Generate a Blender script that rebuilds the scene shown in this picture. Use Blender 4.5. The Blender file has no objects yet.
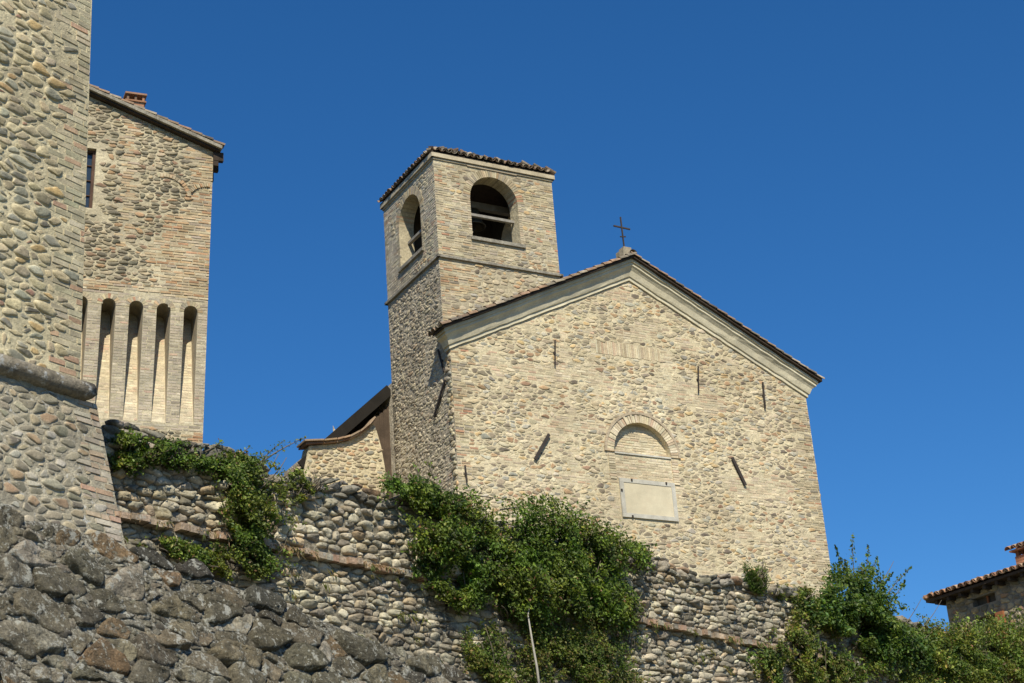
import bpy, math, random
import numpy as np
from mathutils import Vector, Matrix
from mathutils.geometry import tessellate_polygon

R = math.radians
rng = np.random.default_rng(7)
random.seed(7)
scene = bpy.context.scene
COL = scene.collection

# ------------------------------------------------------------------ camera
PITCH, ROLL, FPX = R(22.42), R(-4.39), 1700.0
cp, sp, cr, sr = math.cos(PITCH), math.sin(PITCH), math.cos(ROLL), math.sin(ROLL)
FW = np.array([0, cp, sp]); _u = np.array([0, -sp, cp]); _r = np.array([1., 0, 0])
RT = cr * _r + sr * _u
UP = -sr * _r + cr * _u
CAM = np.array([0, 0, 1.6])
cam_d = bpy.data.cameras.new('camera')
cam = bpy.data.objects.new('camera', cam_d)
COL.objects.link(cam)
cam_d.sensor_width = 36.0
cam_d.lens = 36.0 * FPX / 1024.0
cam_d.clip_start = 0.1
cam_d.clip_end = 6000
m = Matrix(((RT[0], UP[0], -FW[0], CAM[0]), (RT[1], UP[1], -FW[1], CAM[1]), (RT[2], UP[2], -FW[2], CAM[2]), (0, 0, 0, 1)))
cam.matrix_world = m
scene.camera = cam

# ------------------------------------------------------------------ sky, sun, exposure
SUN_AZ, SUN_EL = R(174), R(45)
world = bpy.data.worlds.new('World')
scene.world = world
world.use_nodes = True
wn = world.node_tree.nodes
sky = wn.new('ShaderNodeTexSky')
sky.sky_type = 'NISHITA'
sky.sun_disc = False
sky.sun_elevation = SUN_EL
sky.sun_rotation = SUN_AZ
sky.altitude = 0
sky.air_density = 1.0
sky.dust_density = 0.0
sky.ozone_density = 10.0
wn['Background'].inputs['Strength'].default_value = 0.101
hs = wn.new('ShaderNodeHueSaturation')
hs.inputs['Saturation'].default_value = 1.15
world.node_tree.links.new(sky.outputs[0], hs.inputs['Color'])
world.node_tree.links.new(hs.outputs[0], wn['Background'].inputs['Color'])
sl = bpy.data.lights.new('sun', 'SUN')
sl.energy = 5.0
sl.angle = R(0.5)
sl.color = (1.0, 0.93, 0.76)
sun = bpy.data.objects.new('sun', sl)
COL.objects.link(sun)
sd = Vector((math.sin(SUN_AZ) * math.cos(SUN_EL), math.cos(SUN_AZ) * math.cos(SUN_EL), math.sin(SUN_EL)))
sun.rotation_euler = sd.to_track_quat('Z', 'Y').to_euler()
sun.location = (20, -30, 60)
scene.view_settings.view_transform = 'Standard'
scene.view_settings.look = 'None'
scene.view_settings.gamma = 1
scene.view_settings.exposure = 0.20


# ------------------------------------------------------------------ geometry helpers
def ray(x, y): return FW + RT * (x - 512) / FPX - UP * (y - 341.5) / FPX
def azv(a): a = R(a); return np.array([math.sin(a), math.cos(a), 0.])
def atY(x, y, Y): d = ray(x, y); return CAM + d * Y / d[1]
ZV = np.array([0, 0, 1.])


class Face:
    """a wall plane: u along it, v up it, w out of it"""
    def __init__(s, o, U, V=ZV):
        s.o = np.array(o, float); s.U = np.array(U, float); s.V = np.array(V, float)
        n = np.cross(s.U, s.V); s.n = n / np.linalg.norm(n)
        s.M = np.linalg.pinv(np.array([s.U, s.V]).T)
    def px(s, x, y):
        d = ray(x, y); h = CAM + d * (((s.o - CAM) @ s.n) / (d @ s.n))
        return tuple(float(k) for k in s.M @ (h - s.o))
    def P(s, u, v, w=0.):
        u = np.asarray(u, float); v = np.asarray(v, float); w = np.asarray(w, float)
        return s.o + u[..., None] * s.U + v[..., None] * s.V + w[..., None] * s.n
    def PW(s, x, y, w):
        f = Face(s.o + s.n * w, s.U, s.V); return f.P(*f.px(x, y))
    def shift(s, w): return Face(s.o + s.n * w, s.U, s.V)


def snoise(P, freq, seed, octaves=2):
    r = np.random.default_rng(seed)
    out = np.zeros(P.shape[:-1]); a = 1.; tot = 0
    for o in range(octaves):
        for k in range(7):
            d = r.normal(size=3); d *= freq * (2 ** o) * (0.6 + 0.8 * r.random()) / np.linalg.norm(d)
            out += a * np.sin(P @ d * 6.283 + r.random() * 6.283)
        tot += a * 2.6; a *= .5
    return out / tot


class MB:
    """collects faces and builds ONE mesh object"""
    def __init__(s):
        s.v = []; s.c = []; s.n = 0; s.fl = []; s.ft = []; s.fm = []; s.fs = []
    def add(s, V, faces, col=(.5, .5, .5), mat=0, smooth=False):
        V = np.asarray(V, float).reshape(-1, 3)
        col = np.asarray(col, float)
        if col.ndim == 1: col = np.tile(col, (len(V), 1))
        if isinstance(faces, np.ndarray): groups = [faces]
        else:
            by = {}
            for f in faces: by.setdefault(len(f), []).append(f)
            groups = [np.array(g) for g in by.values()]
        for g in groups:
            if len(g) == 0: continue
            s.fl.append((g + s.n).ravel()); s.ft.append(np.full(len(g), g.shape[1]))
            s.fm.append(np.full(len(g), mat)); s.fs.append(np.full(len(g), smooth))
        s.v.append(V); s.c.append(col[:, :3]); s.n += len(V)
    def box(s, p, ex, ey, ez, col=(.5, .5, .5), mat=0, taper=0.):
        """box centred on p with half-axis vectors"""
        p, ex, ey, ez = (np.asarray(k, float) for k in (p, ex, ey, ez))
        V = [p + a * ex * (1 - taper * (c > 0)) + b * ey * (1 - taper * (c > 0)) + c * ez for c in (-1, 1) for b in (-1, 1) for a in (-1, 1)]
        s.add(V, [(0, 2, 3, 1), (4, 5, 7, 6), (0, 1, 5, 4), (2, 6, 7, 3), (0, 4, 6, 2), (1, 3, 7, 5)], col, mat)
    def bar(s, a, b, w, h, up=ZV, col=(.5, .5, .5), mat=0):
        a = np.asarray(a, float); b = np.asarray(b, float)
        d = b - a; L = np.linalg.norm(d); d /= L
        x = np.cross(d, up); x /= np.linalg.norm(x); y = np.cross(x, d)
        s.box((a + b) / 2, d * L / 2, x * w / 2, y * h / 2, col, mat)
    def tube(s, pts, rad, sides=6, col=(.5, .5, .5), mat=0, cap=True):
        pts = np.asarray(pts, float); n = len(pts)
        rad = np.full(n, rad) if np.isscalar(rad) else np.asarray(rad, float)
        V = []; F = []
        t = np.gradient(pts, axis=0); t /= np.linalg.norm(t, axis=1)[:, None] + 1e-9
        ref = np.array([.31, .22, .92])
        for i in range(n):
            x = np.cross(t[i], ref); x /= np.linalg.norm(x) + 1e-9; y = np.cross(t[i], x)
            for k in range(sides):
                an = 6.2832 * k / sides
                V.append(pts[i] + rad[i] * (math.cos(an) * x + math.sin(an) * y))
        for i in range(n - 1):
            for k in range(sides):
                a = i * sides + k; b = i * sides + (k + 1) % sides
                F.append((a, b, b + sides, a + sides))
        if cap:
            F.append(tuple(range(sides))[::-1]); F.append(tuple(range((n - 1) * sides, n * sides)))
        s.add(V, F, col, mat, True)
    def extrude(s, prof, path, col=(.5, .5, .5), mat=0, closed=True, smooth=False):
        """prof: list of N-point sections already in 3D, one per path station"""
        secs = np.asarray(path, float); k, n = secs.shape[:2]
        F = []
        for i in range(k - 1):
            for j in range(n if closed else n - 1):
                a = i * n + j; b = i * n + (j + 1) % n
                F.append((a, b, b + n, a + n))
        if closed:
            F.append(tuple(range(n))[::-1]); F.append(tuple(range((k - 1) * n, k * n)))
        s.add(secs.reshape(-1, 3), F, col, mat, smooth)
    def poly(s, face, outer, holes=(), w=0., col=(.5, .5, .5), mat=0):
        loops = [[Vector((p[0], p[1], 0)) for p in l] for l in [outer] + list(holes)]
        tri = tessellate_polygon(loops)
        pts = np.array([(p.x, p.y) for l in loops for p in l])
        F = []
        for t in tri:
            a, b, c = (pts[i] for i in t)
            cz = (b[0] - a[0]) * (c[1] - a[1]) - (b[1] - a[1]) * (c[0] - a[0])
            F.append(tuple(t) if cz > 0 else tuple(t)[::-1])
        s.add(face.P(pts[:, 0], pts[:, 1], np.full(len(pts), w)), F, col, mat)
    def rim(s, face, loop, w0, w1, col=(.5, .5, .5), mat=0, closed=True, back=None):
        """the reveal round an opening"""
        L = np.array(loop); n = len(L)
        V = np.concatenate([face.P(L[:, 0], L[:, 1], np.full(n, w0)), face.P(L[:, 0], L[:, 1], np.full(n, w1))])
        F = [(i, (i + 1) % n, n + (i + 1) % n, n + i) for i in range(n if closed else n - 1)]
        s.add(V, F, col, mat)
    def build(s, name, mats, parent=None, bevel=0):
        V = np.concatenate(s.v); C = np.concatenate(s.c)
        base = np.array([0., 0, 0])
        if parent is not None:
            q = parent
            while q.parent is not None: q = q.parent
            base = np.array(q.location)
        V = V - base
        me = bpy.data.meshes.new(name)
        fl = np.concatenate(s.fl); ft = np.concatenate(s.ft)
        me.vertices.add(len(V)); me.vertices.foreach_set('co', V.astype(np.float32).ravel())
        me.loops.add(len(fl)); me.loops.foreach_set('vertex_index', fl.astype(np.int32))
        me.polygons.add(len(ft))
        me.polygons.foreach_set('loop_start', np.concatenate([[0], np.cumsum(ft)[:-1]]).astype(np.int32))
        me.polygons.foreach_set('loop_total', ft.astype(np.int32))
        me.polygons.foreach_set('material_index', np.concatenate(s.fm).astype(np.int32))
        me.polygons.foreach_set('use_smooth', np.concatenate(s.fs).astype(bool))
        me.update(calc_edges=True)
        me.validate()
        at = me.color_attributes.new('Col', 'FLOAT_COLOR', 'POINT')
        if len(me.vertices) == len(C):
            at.data.foreach_set('color', np.concatenate([C, np.ones((len(C), 1))], 1).astype(np.float32).ravel())
        for mt in (mats if isinstance(mats, (list, tuple)) else [mats]): me.materials.append(mt)
        o = bpy.data.objects.new(name, me)
        COL.objects.link(o)
        if parent is not None: o.parent = parent
        return o


def thing(name, label, cat, loc, group=None):
    o = bpy.data.objects.new(name, None)
    COL.objects.link(o); o.location = tuple(float(k) for k in loc)
    o.empty_display_size = .3
    o['label'] = label; o['category'] = cat
    if group: o['group'] = group
    return o
def tag(o, label=None, cat=None, group=None, kind=None):
    if label: o['label'] = label
    if cat: o['category'] = cat
    if group: o['group'] = group
    if kind: o['kind'] = kind
    return o


# ------------------------------------------------------------------ materials
def mat_new(name):
    mt = bpy.data.materials.new(name); mt.use_nodes = True
    nt = mt.node_tree; b = nt.nodes['Principled BSDF']
    return mt, nt, b
def N(nt, typ, **kw):
    n = nt.nodes.new(typ)
    for k, v in kw.items():
        if k.startswith('_'): setattr(n, k[1:], v)
        else: n.inputs[k].default_value = v
    return n
def mixc(nt, mode, fac, a, b):
    n = nt.nodes.new('ShaderNodeMix'); n.data_type = 'RGBA'; n.blend_type = mode
    for sock, val in ((n.inputs[0], fac), (n.inputs[6], a), (n.inputs[7], b)):
        if hasattr(val, 'links'): nt.links.new(val, sock)
        elif isinstance(val, (int, float)): sock.default_value = val
        else: sock.default_value = (*val, 1)
    return n.outputs[2]
def ramp(nt, sock, stops):
    n = nt.nodes.new('ShaderNodeValToRGB'); el = n.color_ramp.elements
    while len(el) < len(stops): el.new(.5)
    for e, (p, c) in zip(el, stops): e.position = p; e.color = (*c, 1) if not isinstance(c, (int, float)) else (c, c, c, 1)
    nt.links.new(sock, n.inputs[0]); return n.outputs[0]
def surf(name, base=None, rough=.9, var=.35, vscale=3., fine=40., bump=.4, bdist=.01, spots=None, spot_scale=9., spot_lo=.6, spot_hi=.68,
         stain=None, stain_scale=.5, stain_lo=.5, stain_hi=.75, spec=.25, grain=.25, spots2=None, spot2_scale=25., broad=.16):
    """procedural surface: base colour (or the per-stone colour attribute) with broad variation, fine grain, spots of lichen and stains"""
    mt, nt, b = mat_new(name); L = nt.links
    tc = nt.nodes.new('ShaderNodeTexCoord').outputs['Object']
    def noise(scale, detail=4, rgh=.6, off=0.):
        n = N(nt, 'ShaderNodeTexNoise', Scale=scale, Detail=detail, Roughness=rgh)
        if off:
            mp = N(nt, 'ShaderNodeMapping'); mp.inputs['Location'].default_value = (off, off * .7, -off)
            L.new(tc, mp.inputs['Vector']); L.new(mp.outputs[0], n.inputs['Vector'])
        else: L.new(tc, n.inputs['Vector'])
        return n.outputs['Fac']
    if base is None:
        a = nt.nodes.new('ShaderNodeAttribute'); a.attribute_name = 'Col'; c = a.outputs['Color']
    else:
        rgb = nt.nodes.new('ShaderNodeRGB'); rgb.outputs[0].default_value = (*base, 1); c = rgb.outputs[0]
    if broad: c = mixc(nt, 'MULTIPLY', 1., c, ramp(nt, noise(.45, 5, .6, 51.), [(.3, (1 - broad, 1 - broad * 1.1, 1 - broad * 1.3)), (.7, (1 + broad * .5,) * 3)]))
    c = mixc(nt, 'MULTIPLY', 1., c, ramp(nt, noise(vscale), [(.3, 1 - var), (.7, 1 + var * .6)]))
    c = mixc(nt, 'MULTIPLY', 1., c, ramp(nt, noise(fine, 6, .7, 3.), [(.3, 1 - grain), (.7, 1 + grain)]))
    if stain is not None:
        c = mixc(nt, 'MIX', ramp(nt, noise(stain_scale, 7, .65, 11.), [(stain_lo, 0.), (stain_hi, 1.)]), c, stain)
    if spots is not None:
        c = mixc(nt, 'MIX', ramp(nt, noise(spot_scale, 6, .7, 23.), [(spot_lo, 0.), (spot_hi, .85)]), c, spots)
    if spots2 is not None:
        c = mixc(nt, 'MIX', ramp(nt, noise(spot2_scale, 5, .6, 37.), [(.6, 0.), (.66, .8)]), c, spots2)
    L.new(c, b.inputs['Base Color'])
    b.inputs['Roughness'].default_value = rough
    b.inputs['Specular IOR Level'].default_value = spec
    if bump:
        bm = N(nt, 'ShaderNodeBump', Strength=bump, Distance=bdist)
        nn = N(nt, 'ShaderNodeTexNoise', Scale=fine * .6, Detail=8., Roughness=.72); L.new(tc, nn.inputs['Vector'])
        L.new(nn.outputs['Fac'], bm.inputs['Height'])
        b2 = N(nt, 'ShaderNodeBump', Strength=bump * .8, Distance=bdist * 2.5)
        n2 = N(nt, 'ShaderNodeTexNoise', Scale=fine * .17, Detail=6., Roughness=.65); L.new(tc, n2.inputs['Vector'])
        L.new(n2.outputs['Fac'], b2.inputs['Height']); L.new(b2.outputs[0], bm.inputs['Normal']); L.new(bm.outputs[0], b.inputs['Normal'])
    return mt

M = {}
M['mortar_cream'] = surf('cream_lime_mortar', (.61, .525, .355), var=.22, vscale=1.6, fine=16, bump=.9, bdist=.03, grain=.28, stain=(.45, .36, .24), stain_scale=.9)
M['mortar_side'] = surf('rough_grey_mortar', (.52, .455, .35), var=.35, vscale=2.2, fine=14, bump=1., bdist=.05, grain=.4, stain=(.24, .2, .15), stain_scale=.8)
M['mortar_tower'] = surf('tower_mortar', (.50, .435, .30), var=.3, vscale=1.8, fine=16, bump=.9, bdist=.03, grain=.3, stain=(.33, .28, .2), stain_scale=1.1)
M['mortar_near'] = surf('pale_sandy_mortar', (.60, .525, .35), var=.3, vscale=3, fine=26, bump=.9, bdist=.02, grain=.3, stain=(.32, .27, .19), stain_scale=1.6)
M['mortar_dark'] = surf('dusty_joint_earth', (.24, .21, .155), var=.5, vscale=2.5, fine=26, bump=1., bdist=.05, grain=.6, stain=(.09, .08, .06), stain_scale=1.3, spots=(.46, .42, .33), spot_scale=9, spot_lo=.5, spot_hi=.6)
M['mortar_lichen'] = surf('lichened_lime_joints', (.22, .20, .155), var=.5, vscale=4, fine=34, bump=1., bdist=.05, grain=.8, stain=(.10, .09, .07), stain_scale=2.5, spots=(.52, .50, .43), spot_scale=26, spot_lo=.50, spot_hi=.60, spots2=(.46, .45, .41), spot2_scale=7)
M['stone'] = surf('field_stone', None, var=.22, vscale=6, fine=30, bump=.6, bdist=.012, grain=.22)
M['stone_near'] = surf('river_stone_near', None, var=.3, vscale=9, fine=60, bump=.7, bdist=.008, grain=.3, spots=(.5, .46, .38), spot_scale=14, spot_lo=.62, spot_hi=.7)
M['stone_wall'] = surf('cobble_weathered', None, var=.35, vscale=5, fine=34, bump=.7, bdist=.015, grain=.3, stain=(.085, .075, .06), stain_scale=1.5, stain_lo=.50, stain_hi=.66, spots=(.52, .5, .45), spot_scale=13, spot_lo=.6, spot_hi=.68)
M['stone_boulder'] = surf('lichened_boulder', None, var=.45, vscale=5, fine=34, bump=1., bdist=.05, grain=.5, stain=(.07, .062, .045), stain_scale=2.6, stain_lo=.50, stain_hi=.7, spots=(.50, .49, .43), spot_scale=6, spot_lo=.56, spot_hi=.61, spots2=(.46, .45, .38), spot2_scale=24)
M['brick'] = surf('old_brick', None, var=.25, vscale=4, fine=40, bump=.5, bdist=.01, grain=.25)
M['plaster'] = surf('cream_painted_moulding', (.62, .56, .41), var=.18, vscale=2.4, fine=26, bump=.4, bdist=.012, grain=.16, stain=(.46, .42, .32), stain_scale=1.4, spots=(.32, .29, .22), spot_scale=5, spot_lo=.66, spot_hi=.78)
M['greystone'] = surf('grey_dressed_stone', (.52, .495, .43), var=.2, vscale=4, fine=40, bump=.3, bdist=.006, grain=.15)
M['panel'] = surf('pale_plaque_stone', (.62, .55, .40), var=.1, vscale=3, fine=30, bump=.15, bdist=.004, grain=.08, stain=(.56, .47, .33), stain_scale=2.5)
M['tile'] = surf('clay_roof_tile', None, var=.4, vscale=5, fine=40, bump=.5, bdist=.01, grain=.3, spots=(.3, .28, .22), spot_scale=9)
M['slate_top'] = surf('lichened_verge', (.30, .275, .225), var=.4, vscale=5, fine=30, bump=.8, bdist=.02, grain=.4, spots=(.12, .11, .09), spot_scale=6)
M['wood_dark'] = surf('dark_roof_timber', (.055, .040, .030), var=.3, vscale=5, fine=30, bump=.3, grain=.3)
M['wood_grey'] = surf('weathered_beam', (.27, .25, .22), var=.25, vscale=6, fine=40, bump=.3, grain=.2)
M['wood_red'] = surf('reddish_timber', (.30, .12, .055), var=.3, vscale=6, fine=40, bump=.3, grain=.2)
M['iron'] = surf('dark_wrought_iron', (.05, .04, .035), rough=.7, var=.3, fine=60, bump=.2, grain=.3)
M['bronze'] = surf('dull_bronze', (.13, .11, .075), rough=.5, var=.3, fine=30, bump=.1, grain=.2)
M['bronze'].node_tree.nodes['Principled BSDF'].inputs['Metallic'].default_value = .7
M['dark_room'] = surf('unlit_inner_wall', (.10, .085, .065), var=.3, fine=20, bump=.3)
M['earth'] = surf('dry_earth', (.17, .14, .09), var=.4, vscale=.4, fine=6, bump=.5, bdist=.05, grain=.4, spots=(.09, .12, .04), spot_scale=1.2, spot_lo=.45, spot_hi=.6)
M['bark'] = surf('grey_bark', (.16, .135, .10), var=.35, fine=50, bump=.5, grain=.3)
M['deadwood'] = surf('bleached_branch', (.42, .39, .34), var=.2, fine=50, bump=.3, grain=.2)
M['glass'], _nt, _b = mat_new('window_glass')
_b.inputs['Base Color'].default_value = (.03, .04, .05, 1); _b.inputs['Roughness'].default_value = .08; _b.inputs['Specular IOR Level'].default_value = .8
def leaf_mat(name, trans=.35):
    mt, nt, b = mat_new(name); L = nt.links
    a = nt.nodes.new('ShaderNodeAttribute'); a.attribute_name = 'Col'
    b.inputs['Roughness'].default_value = .5; b.inputs['Specular IOR Level'].default_value = .35
    L.new(a.outputs['Color'], b.inputs['Base Color'])
    t = nt.nodes.new('ShaderNodeBsdfTranslucent')
    L.new(mixc(nt, 'MULTIPLY', 1., a.outputs['Color'], (1.3, 1.5, .5)), t.inputs['Color'])
    mx = nt.nodes.new('ShaderNodeMixShader'); mx.inputs[0].default_value = trans
    L.new(b.outputs[0], mx.inputs[1]); L.new(t.outputs[0], mx.inputs[2]); L.new(mx.outputs[0], nt.nodes['Material Output'].inputs['Surface'])
    return mt
M['leaf'] = leaf_mat('green_leaves')
M['straw'] = leaf_mat('dry_grass_blades', .2)

# palettes: (colour, weight)
PAL_FAC = [((.54, .46, .31), 5), ((.58, .495, .345), 4.5), ((.50, .41, .265), 4), ((.43, .36, .25), 4.5), ((.35, .29, .205), 4), ((.27, .225, .165), 2.2), ((.19, .155, .12), .9), ((.56, .40, .21), 1.8), ((.44, .29, .17), 2.0), ((.32, .20, .13), 1.1), ((.45, .415, .33), 3.5), ((.34, .32, .265), 2)]
PAL_SIDE = [((.50, .43, .31), 5), ((.55, .475, .34), 5), ((.40, .345, .26), 3), ((.31, .27, .21), 2), ((.46, .35, .24), 1)]
PAL_NEAR = [((.44, .37, .235), 4), ((.49, .41, .26), 4), ((.35, .30, .21), 3), ((.48, .34, .17), 1.6), ((.53, .455, .30), 2.5), ((.33, .20, .14), .7), ((.20, .185, .145), 2.2), ((.28, .265, .21), 2), ((.40, .38, .29), 2.)]
PAL_RET = [((.50, .45, .34), 5), ((.42, .375, .285), 4), ((.55, .49, .37), 3), ((.36, .30, .21), 2.4), ((.44, .34, .22), 1.2), ((.25, .22, .17), 2.2)]
PAL_BOULD = [((.20, .175, .125), 5), ((.15, .132, .095), 4), ((.25, .21, .14), 3), ((.24, .165, .095), 1.0), ((.38, .34, .26), 1.4), ((.095, .088, .07), 2.5), ((.27, .24, .18), 1.6)]
PAL_BLDG = [((.32, .275, .19), 4), ((.24, .21, .15), 4), ((.40, .33, .215), 3), ((.17, .15, .11), 2.5), ((.40, .26, .15), 1.4), ((.34, .28, .19), 2), ((.28, .18, .12), 1)]
PAL_BRICK = [((.45, .375, .245), 5), ((.41, .335, .22), 4), ((.46, .33, .20), 2.2), ((.37, .32, .24), 4), ((.50, .42, .29), 4), ((.44, .25, .16), .8)]
PAL_BRICK_PINK = [((.48, .37, .23), 4), ((.48, .33, .195), 3.5), ((.44, .36, .24), 4), ((.47, .28, .16), 1.2), ((.38, .31, .23), 2), ((.52, .43, .30), 2)]
PAL_BRICK_PALE = [((.58, .49, .34), 5), ((.54, .44, .30), 4), ((.60, .52, .37), 4), ((.52, .38, .26), .8)]
PAL_BRICK_GREY = [((.47, .41, .32), 5), ((.42, .37, .29), 4), ((.51, .45, .34), 4), ((.45, .33, .24), .8)]
PAL_TILE = [((.25, .175, .12), 4), ((.29, .19, .125), 3), ((.20, .17, .13), 4), ((.36, .30, .225), 4), ((.13, .11, .09), 2)]
PAL_TILE_RED = [((.36, .205, .125), 4), ((.29, .155, .095), 4), ((.42, .30, .20), 2.5), ((.22, .14, .10), 3)]
def pick(pal, n, jit=.10):
    w = np.array([p[1] for p in pal]); c = np.array([p[0] for p in pal])
    k = rng.choice(len(pal), n, p=w / w.sum())
    return np.clip(c[k] * (1 + rng.normal(size=(n, 1)) * jit) * (1 + rng.normal(size=(n, 3)) * .015), .01, .9)


# ------------------------------------------------------------------ masonry generators
def inside(poly, u, v):
    r = np.zeros(np.shape(u), bool); n = len(poly); j = n - 1
    for i in range(n):
        xi, yi = poly[i]; xj, yj = poly[j]
        c = ((yi > v) != (yj > v)) & (u < (xj - xi) * (v - yi) / ((yj - yi) or 1e-9) + xi)
        r ^= c; j = i
    return r

FLUSH = [(1.0, -.5), (.97, .15), (.86, .75), (.6, .97), (.3, 1.03)]
ROUND = [(1.0, -.9), (1.0, -.2), (.95, .38), (.84, .75), (.58, .95), (.28, 1.0)]
def rubble(mb, face, poly, sx, sy, gap, relief, pal, mat=1, skip=None, prof=FLUSH, K=14, jit=.36, pn=6., drop=.0, rough=.12, tilt=0., wvar=.3, gapvar=.6, colfn=None, w0=0., mort=None):
    P = np.array(poly); lo = P.min(0); hi = P.max(0)
    pts = []; y = lo[1] - sy; r = 0
    while y < hi[1] + sy:
        h = sy; x = lo[0] - sx * (1 + rng.random())
        while x < hi[0] + sx:
            wd = sx * (1 + rng.normal() * wvar * .6); wd = max(wd, sx * .45)
            pts.append((x + wd / 2, y + rng.normal() * sy * jit * .55)); x += wd
        y += h; r += 1
    Q = np.array(pts); Q[:, 0] += rng.normal(size=len(Q)) * sx * jit * .3
    cen = P.mean(0)
    area = 0.5 * sum(P[i][0] * P[(i + 1) % len(P)][1] - P[(i + 1) % len(P)][0] * P[i][1] for i in range(len(P)))
    if area < 0: P = P[::-1]
    En = []; Ed = []
    for i in range(len(P)):
        a = P[i]; b = P[(i + 1) % len(P)]; d = b - a; L = np.linalg.norm(d)
        if L < 1e-6: continue
        nn = np.array([d[1], -d[0]]) / L
        En.append(nn); Ed.append(nn @ a)
    En = np.array(En); Ed = np.array(Ed)
    asp = sx / sy
    wgt = np.clip(1 + rng.normal(size=len(Q)) * wvar, .45, 1.8)
    keep = np.where(inside(poly, Q[:, 0], Q[:, 1]))[0]
    if skip is not None: keep = keep[~skip(Q[keep, 0], Q[keep, 1])]
    keep = keep[rng.random(len(keep)) > drop]
    if len(keep) == 0: return
    S = Q.copy(); S[:, 0] /= asp
    th = np.arange(K) * 2 * math.pi / K
    dirs = np.stack([np.cos(th), np.sin(th)], 1)
    outs = []
    for ch in range(0, len(keep), 600):
        kk = keep[ch:ch + 600]
        D = S[None] - S[kk][:, None]
        d2 = (D ** 2).sum(2)
        nb = np.argpartition(d2, 15, axis=1)[:, :15]
        dd = np.take_along_axis(D, nb[..., None], 1)
        L = np.sqrt((dd ** 2).sum(2)); ok = L > 1e-6
        Ls = np.where(ok, L, 1)
        wi = wgt[kk][:, None]; wj = wgt[nb]
        g = gap * (1 + gapvar * (rng.random((len(kk), 1)) * 2 - 1))
        dist = np.maximum(Ls * wi / (wi + wj) - g / 2, sy * .06)
        cosv = np.einsum('ijk,lk->ijl', dd / Ls[..., None], dirs)
        term = np.where(ok[..., None], np.maximum(cosv, 0) / dist[..., None], 0) ** pn
        tot = term.sum(1)
        # the outline of the whole patch
        de = Ed[None] - Q[kk] @ En.T
        Esc = En * np.array([asp, 1]); nl = np.linalg.norm(Esc, axis=1)
        ed = np.maximum(de / nl[None] - .004, sy * .05)
        ce = np.maximum((Esc / nl[:, None]) @ dirs.T, 0)
        tot = tot + ((ce[None] / ed[..., None]) ** (pn * 2.5)).sum(1) ** (1 / 2.5)
        rad = (tot + 1e-9) ** (-1 / pn) * (1 + .55 / pn)
        rad = np.minimum(rad, sy * 1.15)
        ph = rng.random((len(kk), 3)) * 6.283; am = rng.normal(size=(len(kk), 3)) * rough * np.array([.5, .6, .5])
        for hh in range(3): rad = rad * (1 + am[:, hh:hh + 1] * np.cos((hh + 2) * th[None] + ph[:, hh:hh + 1]))
        rad *= 1 + rng.normal(size=rad.shape) * rough * .3
        outs.append(rad)
    rad = np.concatenate(outs); n = len(keep)
    cen = Q[keep]
    cols = pick(pal, n)
    if colfn is not None: cols = colfn(cols, cen)
    rel = relief * (0.55 + .9 * rng.random(n))
    sz = rad.mean(1) / (sy * .5)
    rel = rel * np.clip(sz, .5, 1.5)
    tx = rng.normal(size=n) * tilt; ty = rng.normal(size=n) * tilt
    V = []; nr = len(prof)
    for (s_, z_) in prof:
        rr = rad * s_
        uu = cen[:, :1] + rr * dirs[None, :, 0] * asp
        vv = cen[:, 1:] + rr * dirs[None, :, 1]
        ww = rel[:, None] * z_ * (1 + rng.normal(size=rr.shape) * rough) + (tx[:, None] * (uu - cen[:, :1]) + ty[:, None] * (vv - cen[:, 1:])) * (z_ > 0)
        V.append(face.P(uu, vv, ww + w0))
    V.append(face.P(cen[:, :1], cen[:, 1:], rel[:, None] * (prof[-1][1] + .02) + w0))
    V = np.concatenate(V, 1)            # n, nr*K+1, 3
    per = nr * K + 1
    q = []
    for i in range(nr - 1):
        for k in range(K):
            a = i * K + k; b = i * K + (k + 1) % K
            q.append((a, b, b + K, a + K))
    q = np.array(q)
    t = np.array([((nr - 1) * K + k, (nr - 1) * K + (k + 1) % K, nr * K) for k in range(K)])
    off = (np.arange(n) * per)[:, None, None]
    base = mb.n
    CC = np.repeat(cols[:, None], per, 1)
    if mort is not None:      # lime smeared over the rims of the stones
        mo = np.array(mort); fr = [.95, .72, .34]
        for i, f_ in enumerate(fr):
            ff = np.clip(f_ + rng.normal(size=(n, K, 1)) * .22, 0, 1)
            CC[:, i * K:(i + 1) * K] = CC[:, i * K:(i + 1) * K] * (1 - ff) + mo * ff
    mb.add(V.reshape(-1, 3), (q[None] + off).reshape(-1, 4), CC.reshape(-1, 3), mat, True)
    tt = (t[None] + off).reshape(-1, 3) + base
    mb.fl.append(tt.ravel()); mb.ft.append(np.full(len(tt), 3)); mb.fm.append(np.full(len(tt), mat)); mb.fs.append(np.full(len(tt), True))


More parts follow.
